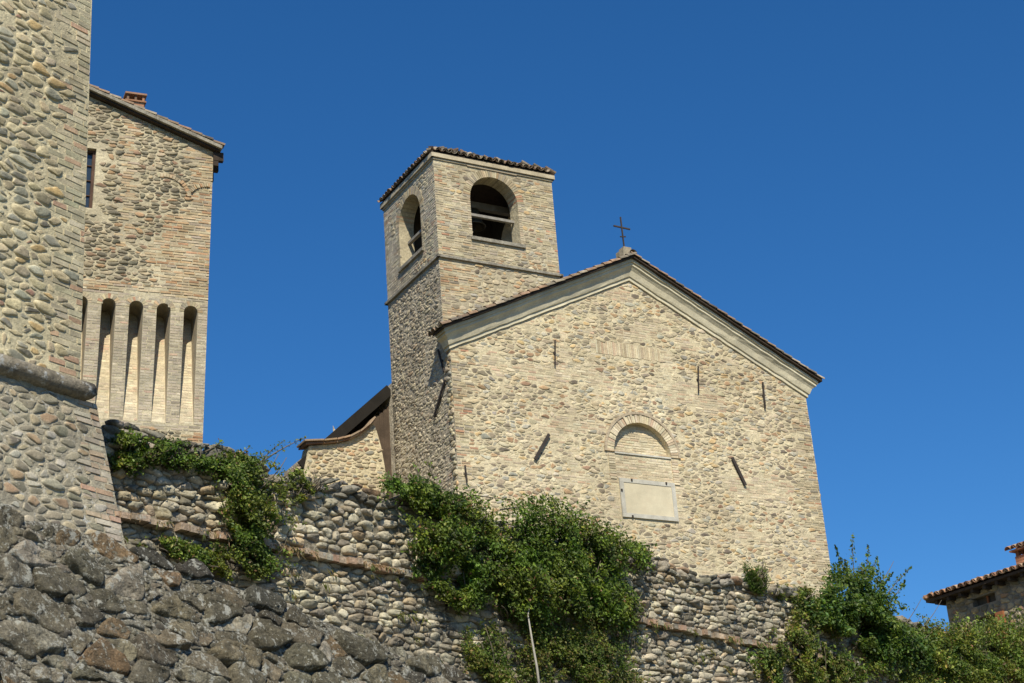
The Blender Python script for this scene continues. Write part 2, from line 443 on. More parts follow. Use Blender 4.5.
def bricks(mb, face, test, box, bl=.27, bh=.058, joint=.014, relief=.008, pal=PAL_BRICK, mat=1, drop=.02, w0=0., depth=.03, colfn=None):
    """courses of bricks where test(u, v) is true; box = (u0, v0, u1, v1)"""
    u0, v0, u1, v1 = box
    r = 0; v = v0; C = []; 
    while v + bh <= v1 + .002:
        u = u0 - (bl / 2 if r % 2 else 0) - rng.random() * .03
        while u < u1:
            L = bl * (1 + rng.normal() * .07) if rng.random() < .8 else bl * .5
            a = max(u, u0); b = min(u + L, u1)
            if b - a > .04: C.append(((a + b) / 2, v + bh / 2 + rng.normal() * .002, (b - a) / 2))
            u += L + joint
        v += bh + joint; r += 1
    if not C: return
    C = np.array(C)
    k = test(C[:, 0], C[:, 1]) & (rng.random(len(C)) > drop)
    C = C[k]; n = len(C)
    if n == 0: return
    cols = pick(pal, n)
    if colfn is not None: cols = colfn(cols, C[:, :2])
    rel = relief * (.2 + 1.4 * rng.random(n))
    rot = rng.normal(size=n) * .006
    V = []
    for (su, sv, w) in ((-1, -1, 0), (1, -1, 0), (1, 1, 0), (-1, 1, 0), (-1, -1, 1), (1, -1, 1), (1, 1, 1), (-1, 1, 1)):
        ins = .004 * w
        uu = C[:, 0] + su * (C[:, 2] - ins + rng.normal(size=n) * .003)
        vv = C[:, 1] + sv * (bh / 2 - ins + rng.normal(size=n) * .0025) + rot * su * C[:, 2]
        ww = np.where(w, rel + rng.normal(size=n) * relief * .25, -depth) + w0
        V.append(face.P(uu, vv, ww))
    V = np.stack(V, 1).reshape(-1, 3)
    q = np.array([(4, 5, 6, 7), (0, 1, 5, 4), (1, 2, 6, 5), (2, 3, 7, 6), (3, 0, 4, 7)])
    F = (q[None] + (np.arange(n) * 8)[:, None, None]).reshape(-1, 4)
    mb.add(V, F, np.repeat(cols, 8, 0), mat)

def voussoirs(mb, face, cu, cv, r0, r1, depth, relief=.01, n=26, a0=0., a1=math.pi, pal=PAL_BRICK, mat=1, joint=.006):
    cols = pick(pal, n)
    for i in range(n):
        b0 = a0 + (a1 - a0) * i / n + joint / r1; b1 = a0 + (a1 - a0) * (i + 1) / n - joint / r1
        rr = r1 + rng.normal() * .008; w = relief * (.6 + .8 * rng.random())
        uv = [(cu + r * math.cos(b), cv + r * math.sin(b)) for r, b in ((r0, b0), (rr, b0), (rr, b1), (r0, b1))]
        V = [face.P(u, v, -depth) for u, v in uv] + [face.P(u, v, w) for u, v in uv]
        mb.add(V, [(4, 5, 6, 7), (0, 1, 5, 4), (1, 2, 6, 5), (2, 3, 7, 6), (3, 0, 4, 7)], cols[i], mat)

def arch_loop(u0, u1, vb, vs, n=18):
    """opening outline, counter-clockwise from bottom left: rectangle with a round top springing at vs"""
    r = (u1 - u0) / 2; c = (u0 + u1) / 2
    return [(u0, vb), (u1, vb)] + [(c + r * math.cos(a), vs + r * math.sin(a)) for a in np.linspace(0, math.pi, n)]

def coppi(mb, o, across, down, n_cols, n_rows, pitch=.21, length=.36, rad=.095, pal=PAL_TILE, mat=0, clip=None, lift=0.):
    """barrel tiles: columns spaced along `across`, each tile running along `down` (unit vectors), from the eave line at o upwards"""
    across = np.array(across, float); down = np.array(down, float); nrm = np.cross(across, down)
    if nrm[2] < 0: nrm = -nrm
    seg = 6; an = np.linspace(0, math.pi, seg + 1)
    for c in range(n_cols):
        for r in range(n_rows):
            for kind in (0, 1):
                cu = (c + .5 * kind) * pitch + rng.normal() * .008
                s0 = r * length * .86 + rng.normal() * .012 - .02; s1 = s0 + length
                if clip is not None and not clip(cu, (s0 + s1) / 2): continue
                sgn = 1 if kind == 0 else -1
                V = []
                for (s_, rr, lf) in ((s0, rad * 1.05, .02), (s1, rad * .85, .0)):
                    for th_ in (0, .014):
                        for a in an:
                            h = sgn * math.sin(a) * (rr - th_) + (0.0 if kind == 0 else rad * .9) - (.02 if kind else 0)
                            V.append(o + across * (cu + math.cos(a) * (rr - th_)) - down * s_ + nrm * (h + lf + lift + .02 * kind))
                n = seg + 1; F = []
                for k in range(seg):
                    F += [(k, k + 1, 2 * n + k + 1, 2 * n + k), (n + k, 3 * n + k, 3 * n + k + 1, n + k + 1), (k, n + k, n + k + 1, k + 1)]
                F += [(0, 2 * n, 3 * n, n), (seg, n + seg, 3 * n + seg, 2 * n + seg)]
                mb.add(V, F, pick(pal, 1)[0], mat)


# ================================================================== THE SETTING
g = MB()
X0 = 3000
g.add([(-X0, -X0, 0), (X0, -X0, 0), (X0, X0, 0), (-X0, X0, 0)], [(0, 1, 2, 3)])
tag(g.build('ground', M['earth']), 'dry grassy ground at the foot of the walls', kind='structure')

RET_AZ = 40.5
w0 = atY(100, 425, 21.)
rw = Face(w0, azv(RET_AZ))                 # face of the retaining wall; v = 0 is its top
TOPZ = float(w0[2])
terr = MB()
a = rw.P(-9, 0, -.5); b = rw.P(46, 0, -.5)
back = -rw.n * 60
zt = TOPZ - .35
quad = [(*a[:2], zt), (*b[:2], zt), (*(b + back)[:2], zt), (*(a + back)[:2], zt)]
V = quad + [(x, y, 0) for x, y, z in quad]
terr.add(V, [(0, 1, 2, 3), (0, 4, 5, 1), (1, 5, 6, 2), (2, 6, 7, 3), (3, 7, 4, 0)])
tag(terr.build('terrace', M['earth']), 'raised earth terrace behind the retaining wall', kind='structure')

# ================================================================== CHURCH
YAW = 59.95
F = azv(YAW); S = azv(YAW - 90)
O = atY(439, 256, 42.)                      # tower corner at the string course
side = Face(O, -S)                          # left flank: u towards the camera
dF = side.px(450.4, 349)[0]
fac = Face(O - S * dF, F)                   # the gabled front
tw = Face(O, F)                             # the tower's front
CB = float(zt - .1 - O[2])                    # foot of the walls in v
GB = O[2] + CB
W = 11.82
EV = -2.87; AP = .02; AU = W / 2            # eaves, apex

church = thing('church', 'stone church with a plain gabled front, blind arch and cream cornice', 'church', (*(fac.P(W / 2, 0, -4)[:2]), GB))

# front wall
AC = (5.77, -5.28); AR = .93
mb = MB()
outer = [(0, CB), (W, CB), (W, EV), (AU, AP), (0, EV)]
tymp = [(AC[0] - AR, AC[1])] + [(AC[0] + AR * math.cos(t), AC[1] + AR * math.sin(t)) for t in np.linspace(math.pi, 0, 22)][1:]
mb.poly(fac, outer, [tymp[::-1]], 0, mat=0)
mb.rim(fac, tymp, 0, -.17, mat=0)
mb.poly(fac, tymp[::-1], (), -.17, mat=0)
def tooth(v, a, b, step=.29): return np.where((np.floor(v / step) % 2) > .5, a, b)
def quoin_l(u, v): return u < tooth(v, .34, .62)
def quoin_r(u, v): return u > W - tooth(v, .40, .75)
def arch_zone(u, v):
    r = np.hypot(u - AC[0], v - AC[1])
    return ((r < 1.24) & (v > AC[1])) | ((u > AC[0] - 1.18) & (u < AC[0] + 1.18) & (v <= AC[1]) & (v > -7.22))
def band(u, v): return (u > 4.55) & (u < 6.75) & (v > -2.42) & (v < -1.98)
def strip(u, v): return ((abs(u - 4.45) < .12) | (abs(u - 6.95) < .14)) & (v > -3.9) & (v < -2.0) | ((abs(u - 3.55) < .10) & (v > -6.4) & (v < -1.3))
def fpatch(u, v): return (snoise(np.stack([u * .8, v * 1.6, u * 0], -1), .42, 123, 3) > .50)
def fskip(u, v): return fpatch(u, v) | quoin_l(u, v) | quoin_r(u, v) | arch_zone(u, v) | band(u, v) | strip(u, v)
ins = [(0.03, -9.8), (W - .03, -9.8), (W - .03, EV), (AU, AP - .02), (0.03, EV)]
rubble(mb, fac, ins, .19, .090, .013, .012, PAL_FAC, 1, fskip, drop=.06, jit=.65, wvar=.55, gapvar=.95, rough=.15, pn=9, mort=(.61, .525, .36), tilt=.06)
lowq = lambda u, v: (quoin_l(u, v) | quoin_r(u, v)) & (v < EV + (AP - EV) / AU * np.minimum(u, W - u) - .1)
bricks(mb, fac, lowq, (0.0, -9.6, W, 0), pal=PAL_BRICK, relief=.010, drop=.05, bl=.26)
bricks(mb, fac, strip, (3.4, -7, 7.2, -1.2), pal=PAL_BRICK_PALE, relief=.004, drop=.1)
under = lambda u, v: v < EV + (AP - EV) / AU * np.minimum(u, W - u) - .08
bricks(mb, fac, lambda u, v: fpatch(u, v) & ~(quoin_l(u, v) | quoin_r(u, v) | arch_zone(u, v) | band(u, v) | strip(u, v)) & under(u, v), (0.05, -9.6, W - .05, 0), pal=PAL_BRICK_PALE[:3] + [((.52, .38, .26), 3), ((.48, .40, .29), 3)], relief=.006, drop=.12, bl=.25)
# soldier course of the old flat arch
cs = pick(PAL_BRICK_PALE, 40)
for i in range(34):
    u = 4.6 + i * .063
    hh = .19 + rng.normal() * .01
    mb.box(fac.P(u, -2.2, .0), fac.U * .026, fac.V * hh, fac.n * .012, cs[i], 1)
# brick round the blind arch
bz = lambda u, v: arch_zone(u, v) & ~((np.abs(u - AC[0]) < AR + .02) & (v < AC[1] + .02)) & (np.hypot(u - AC[0], v - AC[1]) > 1.22)
bricks(mb, fac, bz, (4.5, -7.25, 7.1, -3.9), pal=PAL_BRICK_PALE, relief=.006, drop=.03)
bricks(mb, fac, lambda u, v: (np.hypot(u - AC[0], v - AC[1]) < AR - .06), (AC[0] - AR, AC[1] + .01, AC[0] + AR, AC[1] + AR), pal=PAL_BRICK_PALE, relief=.008, w0=-.17, drop=.02)
bricks(mb, fac, lambda u, v: u > 0, (AC[0] - AR + .02, -6.02, AC[0] + AR - .02, AC[1] - .05), pal=PAL_BRICK_PALE, relief=.006, drop=.03)
mb.build('front_wall', [M['mortar_cream'], M['stone'], M['brick']], church)

mb = MB()
voussoirs(mb, fac, AC[0], AC[1], AR, AR + .25, .16, .035, n=44, pal=PAL_BRICK_PALE, mat=0)
for s_ in (-1, 1):
    v = AC[1] - .75
    while v < AC[1] - .06:
        mb.box(fac.P(AC[0] + s_ * (AR + .10), v, .0), fac.U * (.10 + rng.normal() * .004), fac.V * .029, fac.n * (.028 + rng.normal() * .003), pick(PAL_BRICK_PALE, 1)[0], 0); v += .072
# hood line over the ring
for i in range(30):
    t0_ = math.pi * (i + .02) / 30; t1_ = math.pi * (i + .98) / 30
    p0 = fac.P(AC[0] + (AR + .275) * math.cos(t0_), AC[1] + (AR + .275) * math.sin(t0_), .03)
    p1 = fac.P(AC[0] + (AR + .275) * math.cos(t1_), AC[1] + (AR + .275) * math.sin(t1_), .03)
    mb.bar(p0, p1, .07, .045, up=fac.n, col=(.42, .34, .24))
ba = mb.build('blind_arch', [M['brick']], church)
mb = MB(); mb.box(fac.P(AC[0], AC[1] - .02, -.04), fac.U * (AR - .01), fac.V * .022, fac.n * .075, (.4, .35, .28))
mb.build('sill', [M['greystone']], ba)

# plaque
mb = MB()
pu0, pu1, pv0, pv1 = 4.90, 6.70, -7.13, -6.03
for (ua, ub, va, vb) in ((pu0, pu1, pv1 - .115, pv1), (pu0, pu1, pv0, pv0 + .115), (pu0, pu0 + .125, pv0 + .117, pv1 - .117), (pu1 - .125, pu1, pv0 + .117, pv1 - .117)):
    mb.box(fac.P((ua + ub) / 2, (va + vb) / 2, .02), fac.U * (ub - ua) / 2, fac.V * (vb - va) / 2, fac.n * .032, taper=0.)
plq = mb.build('plaque', [M['greystone']], church)
mb = MB(); mb.box(fac.P((pu0 + pu1) / 2, (pv0 + pv1) / 2, .02), fac.U * .776, fac.V * .434, fac.n * .018); mb.build('panel', [M['panel']], plq)
mb = MB()
for (x, y) in ((630.5, 480.5), (665, 484), (620.6, 490.6), (631.5, 517)):
    mb = MB(); q = fac.px(x, y); mb.box(fac.P(*q, .06), fac.U * .022, fac.V * .03, fac.n * .02)
    mb.build('clamp', [M['iron']], plq)

# left flank of the nave (towards the tower) and the hidden walls
LEN = 12.
mb = MB()
flank = Face(fac.P(0, 0, 0), -S)             # u<0 goes back
TWS = -dF                                     # tower front plane is at u = -dF' along the flank
mb.poly(flank, [(-abs(dF) - .02, CB), (0, CB), (0, EV), (-abs(dF) - .02, EV)], (), 0, mat=0)
rubble(mb, flank, [(-abs(dF), CB), (-.005, CB), (-.005, EV), (-abs(dF), EV)], .22, .12, .02, .03, PAL_FAC, 1, pn=9)
rb = fac.P(W, 0, 0)
rf = Face(rb, S)
mb.poly(rf, [(0, CB), (LEN, CB), (LEN, EV), (0, EV)], (), 0, mat=0)
rubble(mb, rf, [(0.01, -9.8), (LEN, -9.8), (LEN, EV), (0.01, EV)], .26, .15, .03, .03, PAL_FAC, 1)
bk = Face(fac.P(W, 0, -LEN), -F)
mb.poly(bk, [(0, CB), (W, CB), (W, EV), (AU, AP), (0, EV)], (), 0, mat=0)
lf2 = Face(fac.P(0, 0, -LEN), -S)
mb.poly(lf2, [(0, CB), (LEN - 3.5, CB), (LEN - 3.5, EV + .4), (0, EV + .4)], (), 0, mat=0)
mb.build('side_wall', [M['mortar_side'], M['stone']], church)

# raking cornice: moulded profile swept up both slopes
sl_ = math.atan2(AP - EV, AU)
ca, sa = math.cos(sl_), math.sin(sl_)
prof = [(0, .0), (.05, .0), (.05, .09), (.09, .10), (.11, .15), (.15, .26), (.21, .33), (.25, .36), (.25, .44), (.30, .44), (.30, .52), (0, .52)]   # (out w, up perpendicular to the slope)
def rake(u_line, v_line, u2, v2, sgn):
    secs = []
    for (uu, vv) in ((u_line, v_line), (u2, v2)):
        sec = []
        for (w, h) in prof:
            # mitre: move vertically so both slopes meet in one plane
            sec.append(fac.P(uu, vv + h / ca, w))
        secs.append(sec)
    return secs
mb = MB()
OH = .36
ext = .34
secL = rake(-ext * .05, EV - .0 - ext * .05 * sa / ca, AU, AP, 1)
secR = rake(AU, AP, W + ext * .05, EV - ext * .05 * sa / ca, 1)
# end blocks returning round the corner
for (uu, s_) in ((0, -1), (W, 1)):
    pass
def sweep(sta):
    return [[fac.P(uu + s_ * w, vv + h / ca + (0 if True else 0), w) for (w, h) in prof] for (uu, vv, s_) in sta]
ekL = [[fac.P(-w, EV + h / ca - w * sa / ca * 1., w) for (w, h) in prof], secL[1]]
ekR = [secR[0], [fac.P(W + w, EV + h / ca - w * sa / ca, w) for (w, h) in prof]]
def wob(ek, k=26):
    a = np.array(ek[0]); b = np.array(ek[1]); out = []
    for i in range(k + 1):
        t = i / k; e_ = 0 if i in (0, k) else 1
        out.append(a + (b - a) * t + e_ * (ZV * rng.normal() * .005 + fac.n * rng.normal() * .004) + e_ * rng.normal(size=a.shape) * .0025)
    return out
mb.extrude(None, wob(ekL)); mb.extrude(None, wob(ekR))
# returns along the flanks
retL = [[fac.P(-w, EV + h / ca - w * sa / ca, w) for (w, h) in prof], [fac.P(-w, EV + h / ca - w * sa / ca, -.24) for (w, h) in prof]]
retR = [[fac.P(W + w, EV + h / ca - w * sa / ca, w) for (w, h) in prof], [fac.P(W + w, EV + h / ca - w * sa / ca, -LEN) for (w, h) in prof]]
mb.extrude(None, retL); mb.extrude(None, retR)
mb.build('cornice', [M['plaster']], church)

# roof: boards, and barrel tiles
roof = MB()
up_ = .52
for s_ in (-1, 1):
    for (w_a, w_b, t0_, t1_, ov) in ((.40, -LEN - .4, up_ + .003, up_ + .055, .38),):
        ue = AU + s_ * (W / 2 + ov); ve = EV - ov * sa / ca
        if s_ < 0: w_b_ = -.26
        else: w_b_ = w_b
        q = [fac.P(AU, AP + t0_ / ca, w_a), fac.P(ue, ve + t0_ / ca, w_a), fac.P(ue, ve + t1_ / ca, w_a), fac.P(AU, AP + t1_ / ca, w_a),
             fac.P(AU, AP + t0_ / ca, w_b_), fac.P(ue, ve + t0_ / ca, w_b_), fac.P(ue, ve + t1_ / ca, w_b_), fac.P(AU, AP + t1_ / ca, w_b_)]
        roof.add(q, [(0, 1, 2, 3), (4, 7, 6, 5), (0, 4, 5, 1), (3, 2, 6, 7), (1, 5, 6, 2)], mat=1)
# left slope behind the tower
q = [fac.P(u, v + (up_ + h) / ca, w) for w in (-.26, -LEN - .4) for (u, v, h) in ((3.9, EV + 3.9 * sa / ca, .003), (AU, AP, .003), (AU, AP, .055), (3.9, EV + 3.9 * sa / ca, .055))]
roof.add(q, [(0, 1, 2, 3), (4, 7, 6, 5), (0, 4, 5, 1), (3, 2, 6, 7)], mat=1)
slopeL = F * ca + ZV * sa       # up the left slope
slopeR = -F * ca + ZV * sa
nl = math.hypot(AU, AP - EV)
eL = fac.P(-.41, EV - .41 * sa / ca + (up_ + .06) / ca, .36); eR = fac.P(W + .41, EV - .41 * sa / ca + (up_ + .06) / ca, .36)
rows = int((nl + .65) / .31) + 1
limit = lambda cu, s_: s_ < nl + .62
tow_clip = lambda cu, s_: s_ < nl + .62 and not (cu > .75 and s_ < 4.9)
coppi(roof, eL, S, -slopeL, 20, rows, clip=tow_clip, length=.36)
coppi(roof, eR, S, -slopeR, 68, rows, clip=limit, length=.36)
# ridge tiles
for i in range(38):
    p = fac.P(AU, AP + (up_ + .13) / ca, .42 - i * .4)
    t = np.linspace(-.2, math.pi + .2, 8)
    V = [p + F * .12 * math.cos(a) + ZV * .10 * math.sin(a) - fac.n * d for d in (0, .42) for a in t]
    roof.add(V, [(k, k + 1, 9 + k, 8 + k) for k in range(7)], pick(PAL_TILE, 1)[0], 0)
roof.build('roof', [M['tile'], M['wood_dark']], church)

# cross on its little pedestal
mb = MB()
for (hw, z0_, z1_) in ((.20, .60, .86), (.13, .86, .96)):
    mb.box(fac.P(AU - .08, AP + (z0_ + z1_) / 2, .12), fac.U * hw, fac.V * (z1_ - z0_) / 2, fac.n * hw, (.36, .31, .23))
ped = mb.build('pedestal', [M['stone']], church)
mb = MB()
cu = AU - .10; cb = AP + .93
mb.bar(fac.P(cu, cb, .12), fac.P(cu - .02, cb + 1.05, .12), .035, .035, up=F)
mb.bar(fac.P(cu - .29, cb + .72, .12), fac.P(cu + .27, cb + .70, .12), .04, .04)
mb.bar(fac.P(cu - .10, cb + .40, .12), fac.P(cu + .09, cb + .43, .12), .03, .03)
mb.build('cross', [M['iron']], ped)

# iron tie-bar anchors
def anchor(face, a, b, th=.05, w=.06):
    p = face.px(*a); q = face.px(*b); mb = MB()
    mb.bar(face.P(*p, w), face.P(*q, w), th, .035, up=face.n)
    c = ((p[0] + q[0]) / 2, (p[1] + q[1]) / 2)
    mb.box(face.P(*c, w / 2), face.U * .03, face.V * .03, face.n * w / 2)
    mb.build('tie_anchor', [M['iron']], church)
for a, b, t in (((554, 341), (554, 366), .03), ((697, 367), (697.5, 393), .03), ((761.5, 383), (764, 409), .045), ((548, 435), (534, 460), .085), ((731, 458), (744.5, 486), .085), ((464, 466), (466, 483), .035)):
    anchor(fac, a, b, t)
for a, b, t in (((447, 380), (436, 417), .075), ((440, 350), (446, 372), .05)):
    anchor(side, a, b, t)

# ================================================================== BELL TOWER
TWW = 3.82; TWD = 3.36; EVT = 3.08; TB = CB
tower = thing('bell_tower', 'square stone and brick bell tower with arched openings and tiled cap', 'bell tower', (*(tw.P(TWW / 2, 0, -TWD / 2)[:2]), GB))
tl = Face(O + S * TWD, -S)                    # left face, u: 0 back edge -> TWD front edge
tr = Face(tw.P(TWW, 0, 0), S)
tb = Face(tw.P(TWW, 0, -TWD), -F)
# shaft
mb = MB()
for fc, wd in ((tw, TWW), (tl, TWD), (tr, TWD), (tb, TWW)):
    mb.poly(fc, [(0, TB), (wd, TB), (wd, 0), (0, 0)], (), 0, mat=(2 if fc is tl else 0))
rubble(mb, tw, [(0.02, -4), (TWW - .02, -4), (TWW - .02, -.06), (.02, -.06)], .22, .115, .025, .018, PAL_FAC, 1, mort=(.52, .44, .31), pn=9, skip= lambda u, v: (u < tooth(v, .35, .6)) | (u > TWW - tooth(v, .2, .4)) | ((u < 1.1) & (v > -1.0)), drop=.15)
bricks(mb, tw, lambda u, v: (u < tooth(v, .35, .6)) | (u > TWW - tooth(v, .2, .4)) | ((u < 1.1) & (v > -1.0)), (0, -4, TWW, -.05), pal=PAL_BRICK_PINK, relief=.010)
rubble(mb, tl, [(0.02, -9.8), (TWD - .02, -9.8), (TWD - .02, -.06), (.02, -.06)], .19, .082, .014, .013, PAL_SIDE, 1, lambda u, v: (u > TWD - tooth(v, .12, .3)), drop=.10, jit=.6, rough=.2, tilt=.10, K=12, pn=8, mort=(.46, .40, .31))
bricks(mb, tl, lambda u, v: (u > TWD - tooth(v, .12, .3)), (0, -9.8, TWD, -.05), pal=PAL_BRICK_GREY, relief=.010)
mb.build('shaft', [M['mortar_tower'], M['stone'], M['mortar_side']], tower)
# belfry
holes = {}
spec = {'f': (tw, TWW, 1.09, 2.62, .76, 2.01), 'l': (tl, TWD, .98, 2.40, .66, 1.93), 'r': (tr, TWD, .96, 2.40, .66, 1.93), 'b': (tb, TWW, 1.15, 2.70, .76, 1.93)}
mb = MB()
TH = .46
for key, (fc, wd, ua, ub, vb, vs) in spec.items():
    lp = arch_loop(ua, ub, vb, vs)
    mb.poly(fc, [(0, 0), (wd, 0), (wd, EVT), (0, EVT)], [lp], 0, mat=0)
    mb.rim(fc, lp, 0, -TH, mat=0)
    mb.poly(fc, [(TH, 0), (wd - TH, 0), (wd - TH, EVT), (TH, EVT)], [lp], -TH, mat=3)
    c = (ua + ub) / 2; r = (ub - ua) / 2
    if key in 'fl':
        tst = lambda u, v, c=c, r=r, ua=ua, ub=ub, vb=vb, vs=vs: ~(((np.abs(u - c) < r + .10) & (v > vb - .03) & (v <= vs)) | ((np.hypot(u - c, v - vs) < r + .24) & (v > vs - .02)))
        pal = PAL_BRICK if key == 'f' else PAL_BRICK_GREY
        rub = lambda u, v, tst=tst: ~(tst(u, v) & (snoise(np.stack([u * 1., v * 2.2, u * 0], -1), .32, 5) > .12)) | (u < .45) | (u > wd - .45)
        bricks(mb, fc, lambda u, v: tst(u, v) & rub(u, v), (0.0, .03, wd, EVT - .12), pal=pal, relief=.009 if key == 'f' else .008, bl=.25, drop=.05)
        rubble(mb, fc, [(.05, .05), (wd - .05, .05), (wd - .05, EVT - .15), (.05, EVT - .15)], .20, .09, .016, .012, PAL_FAC, 1, rub, drop=.05, pn=9, mort=(.52, .44, .31))
        # jamb bricks reaching through the wall
        for sgn, edge in ((-1, ua), (1, ub)):
            v = vb + .01
            while v < vs - .03:
                mb.box(fc.P(edge + sgn * .055, v + .03, -TH / 2 + .006), fc.U * .052, fc.V * .028, fc.n * (TH / 2 + .003), pick(PAL_BRICK_PALE, 1)[0] * .85, 1)
                v += .071
        voussoirs(mb, fc, c, vs, r - .002, r + .22, TH - .01, .012, n=40, pal=PAL_BRICK, mat=1)
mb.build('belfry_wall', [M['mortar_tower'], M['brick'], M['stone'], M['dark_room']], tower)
# floor inside, ceiling
mb = MB()
for z_, nm_ in ((.3, 'belfry_floor'), (EVT - .05, 'belfry_ceiling')):
    mb = MB(); mb.poly(Face(tw.P(TH, z_, -TH), F, S), [(0, 0), (TWW - 2 * TH, 0), (TWW - 2 * TH, TWD - 2 * TH), (0, TWD - 2 * TH)], (), 0); mb.build(nm_, [M['wood_dark']], tower)
# string course
mb = MB()
for (fc, wd) in ((tw, TWW), (tl, TWD), (tr, TWD), (tb, TWW)):
    mb.box(fc.P(wd / 2, -.005, .03), fc.U * (wd / 2 + .075), fc.V * .035, fc.n * .045, (.3, .27, .21))
mb.build('string_course', [M['slate_top']], tower)
# eave mouldings
mb = MB()
for (fc, wd) in ((tw, TWW), (tl, TWD), (tr, TWD), (tb, TWW)):
    mb.box(fc.P(wd / 2, EVT - .055, .015), fc.U * (wd / 2 + .02), fc.V * .022, fc.n * .02, (.44, .38, .27))
    mb.box(fc.P(wd / 2, EVT + .045, .03), fc.U * (wd / 2 + .07), fc.V * .062, fc.n * .05, (.5, .43, .31))
mb.build('eaves_cornice', [M['brick']], tower)
# label mould above the front opening
mb = MB(); mb.box(tw.P(1.85, 2.99, .01), F * .80, ZV * .012, tw.n * .03, (.4, .33, .24)); mb.build('drip_mould', [M['brick']], tower)
for key, (fc, wd, ua, ub, vb, vs) in spec.items():
    mb = MB()
    mb.box(fc.P((ua + ub) / 2 + (.03 if key == 'f' else 0), vb - .04, -.12), fc.U * ((ub - ua) / 2 + .09), fc.V * .05, fc.n * .19)
    mb.build('window_sill', [M['slate_top']], tower)
    if key in 'fl':
        mb = MB()
        mb.box(fc.P((ua + ub) / 2, vb + .86, -.30), fc.U * ((ub - ua) / 2 + .1), fc.V * .04, fc.n * .05)
        mb.build('cross_beam', [M['wood_grey']], tower)
# cap: four low slopes with barrel tiles
mb = MB()
ovh = .07; zE = EVT + .12; rise = 1.05
cs_ = [tw.P(-ovh, zE, ovh), tw.P(TWW + ovh, zE, ovh), tw.P(TWW + ovh, zE, -TWD - ovh), tw.P(-ovh, zE, -TWD - ovh)]
ap_ = tw.P(TWW / 2, zE + rise, -TWD / 2)
mb.add([*cs_, ap_, *[c + ZV * .03 for c in cs_]], [(0, 1, 2, 3)], mat=1)
mb.add([*[c + ZV * .035 for c in cs_], ap_], [(0, 1, 4), (1, 2, 4), (2, 3, 4), (3, 0, 4)], mat=1)
for i in range(4):
    a = cs_[i]; b = cs_[(i + 1) % 4]; mb.add([a, b, b + ZV * .035, a + ZV * .035], [(0, 1, 2, 3)], mat=1)
for i in range(4):
    a = cs_[i] + ZV * .06; b = cs_[(i + 1) % 4] + ZV * .06
    L_ = np.linalg.norm(b - a); ac = (b - a) / L_
    mid = (a + b) / 2; dn = ap_ + ZV * .06 - mid; D_ = np.linalg.norm(dn); dn = -dn / D_
    coppi(mb, a + dn * .03, ac, dn, int(L_ / .2), int(D_ / .3) + 1, pitch=.2, clip=lambda cu, s_, L_=L_, D_=D_: min(cu, L_ - cu) > s_ / D_ * L_ / 2 - .12)
mb.build('roof', [M['tile'], M['wood_dark']], tower)

# the bell, hanging inside from its headstock
bell = thing('bell', 'dark bronze bell hanging inside the arched belfry opening', 'bell', tw.P(1.9, 1.6, -1.55))
prof_b = [(.02, .0), (.12, -.01), (.17, -.05), (.19, -.16), (.215, -.32), (.27, -.46), (.34, -.55), (.35, -.58), (.31, -.58)]
bc = tw.P(1.9, 2.42, -1.35); mb = MB(); V = []; F_ = []
for (r_, z_) in prof_b:
    for k in range(24): V.append(bc + np.array([r_ * math.cos(k * math.pi / 12), r_ * math.sin(k * math.pi / 12), z_]))
for i in range(len(prof_b) - 1):
    for k in range(24): F_.append((i * 24 + k, i * 24 + (k + 1) % 24, (i + 1) * 24 + (k + 1) % 24, (i + 1) * 24 + k))
mb.add(V, F_, mat=0, smooth=True); mb.build('bell_body', [M['bronze']], bell)
mb = MB(); mb.bar(tw.P(.47, 2.54, -1.35), tw.P(3.34, 2.54, -1.35), .16, .20); mb.build('headstock', [M['wood_grey']], bell)
mb = MB(); mb.tube([bc + ZV * -.1, bc + ZV * -.66], [.02, .04], 8); mb.build('clapper', [M['iron']], bell)

# ================================================================== ANNEX behind the tower
wg = Face(O + S * 3.42, F)
annex = thing('annex', 'low lean-to with swept tile coping against the bell tower', 'outbuilding', (*(wg.P(-1.5, 0, -1.5)[:2]), GB))
ln = [wg.px(*q) for q in ((309, 446), (322, 445), (335, 444), (348, 441), (358, 436), (367, 429), (373, 422), (377, 432), (381, 446), (385, 468), (387, 500), (388, 540))]
cop = ln[:7]
foot = wg.px(300, 540); foot2 = wg.px(388, 540)
leftc = wg.px(304, 470); 
poly_w = [leftc, ] + ln[:]
poly_w = [(foot[0] + .25, CB), (foot2[0], CB)] + ln[::-1] + [leftc]
mb = MB()
mb.poly(wg, poly_w, (), 0, mat=0)
n_ = len(poly_w)
mb.rim(wg, poly_w, 0, -.45, mat=0)
cx = [p for p in poly_w]
big = [(poly_w[0][0], -7.4), (poly_w[1][0] + .1, -7.4), (poly_w[1][0] + .1, cop[-1][1]), (poly_w[0][0], cop[-1][1])]
shr = lambda u, v: ~inside(poly_w, u - .06, v) | ~inside(poly_w, u + .06, v) | ~inside(poly_w, u, v + .06)
rubble(mb, wg, big, .19, .10, .02, .022, PAL_FAC, 1, shr, drop=.04, jit=.5, pn=9, mort=(.61, .525, .36))
mb.build('front_wall', [M['mortar_cream'], M['stone']], annex)
mb = MB()
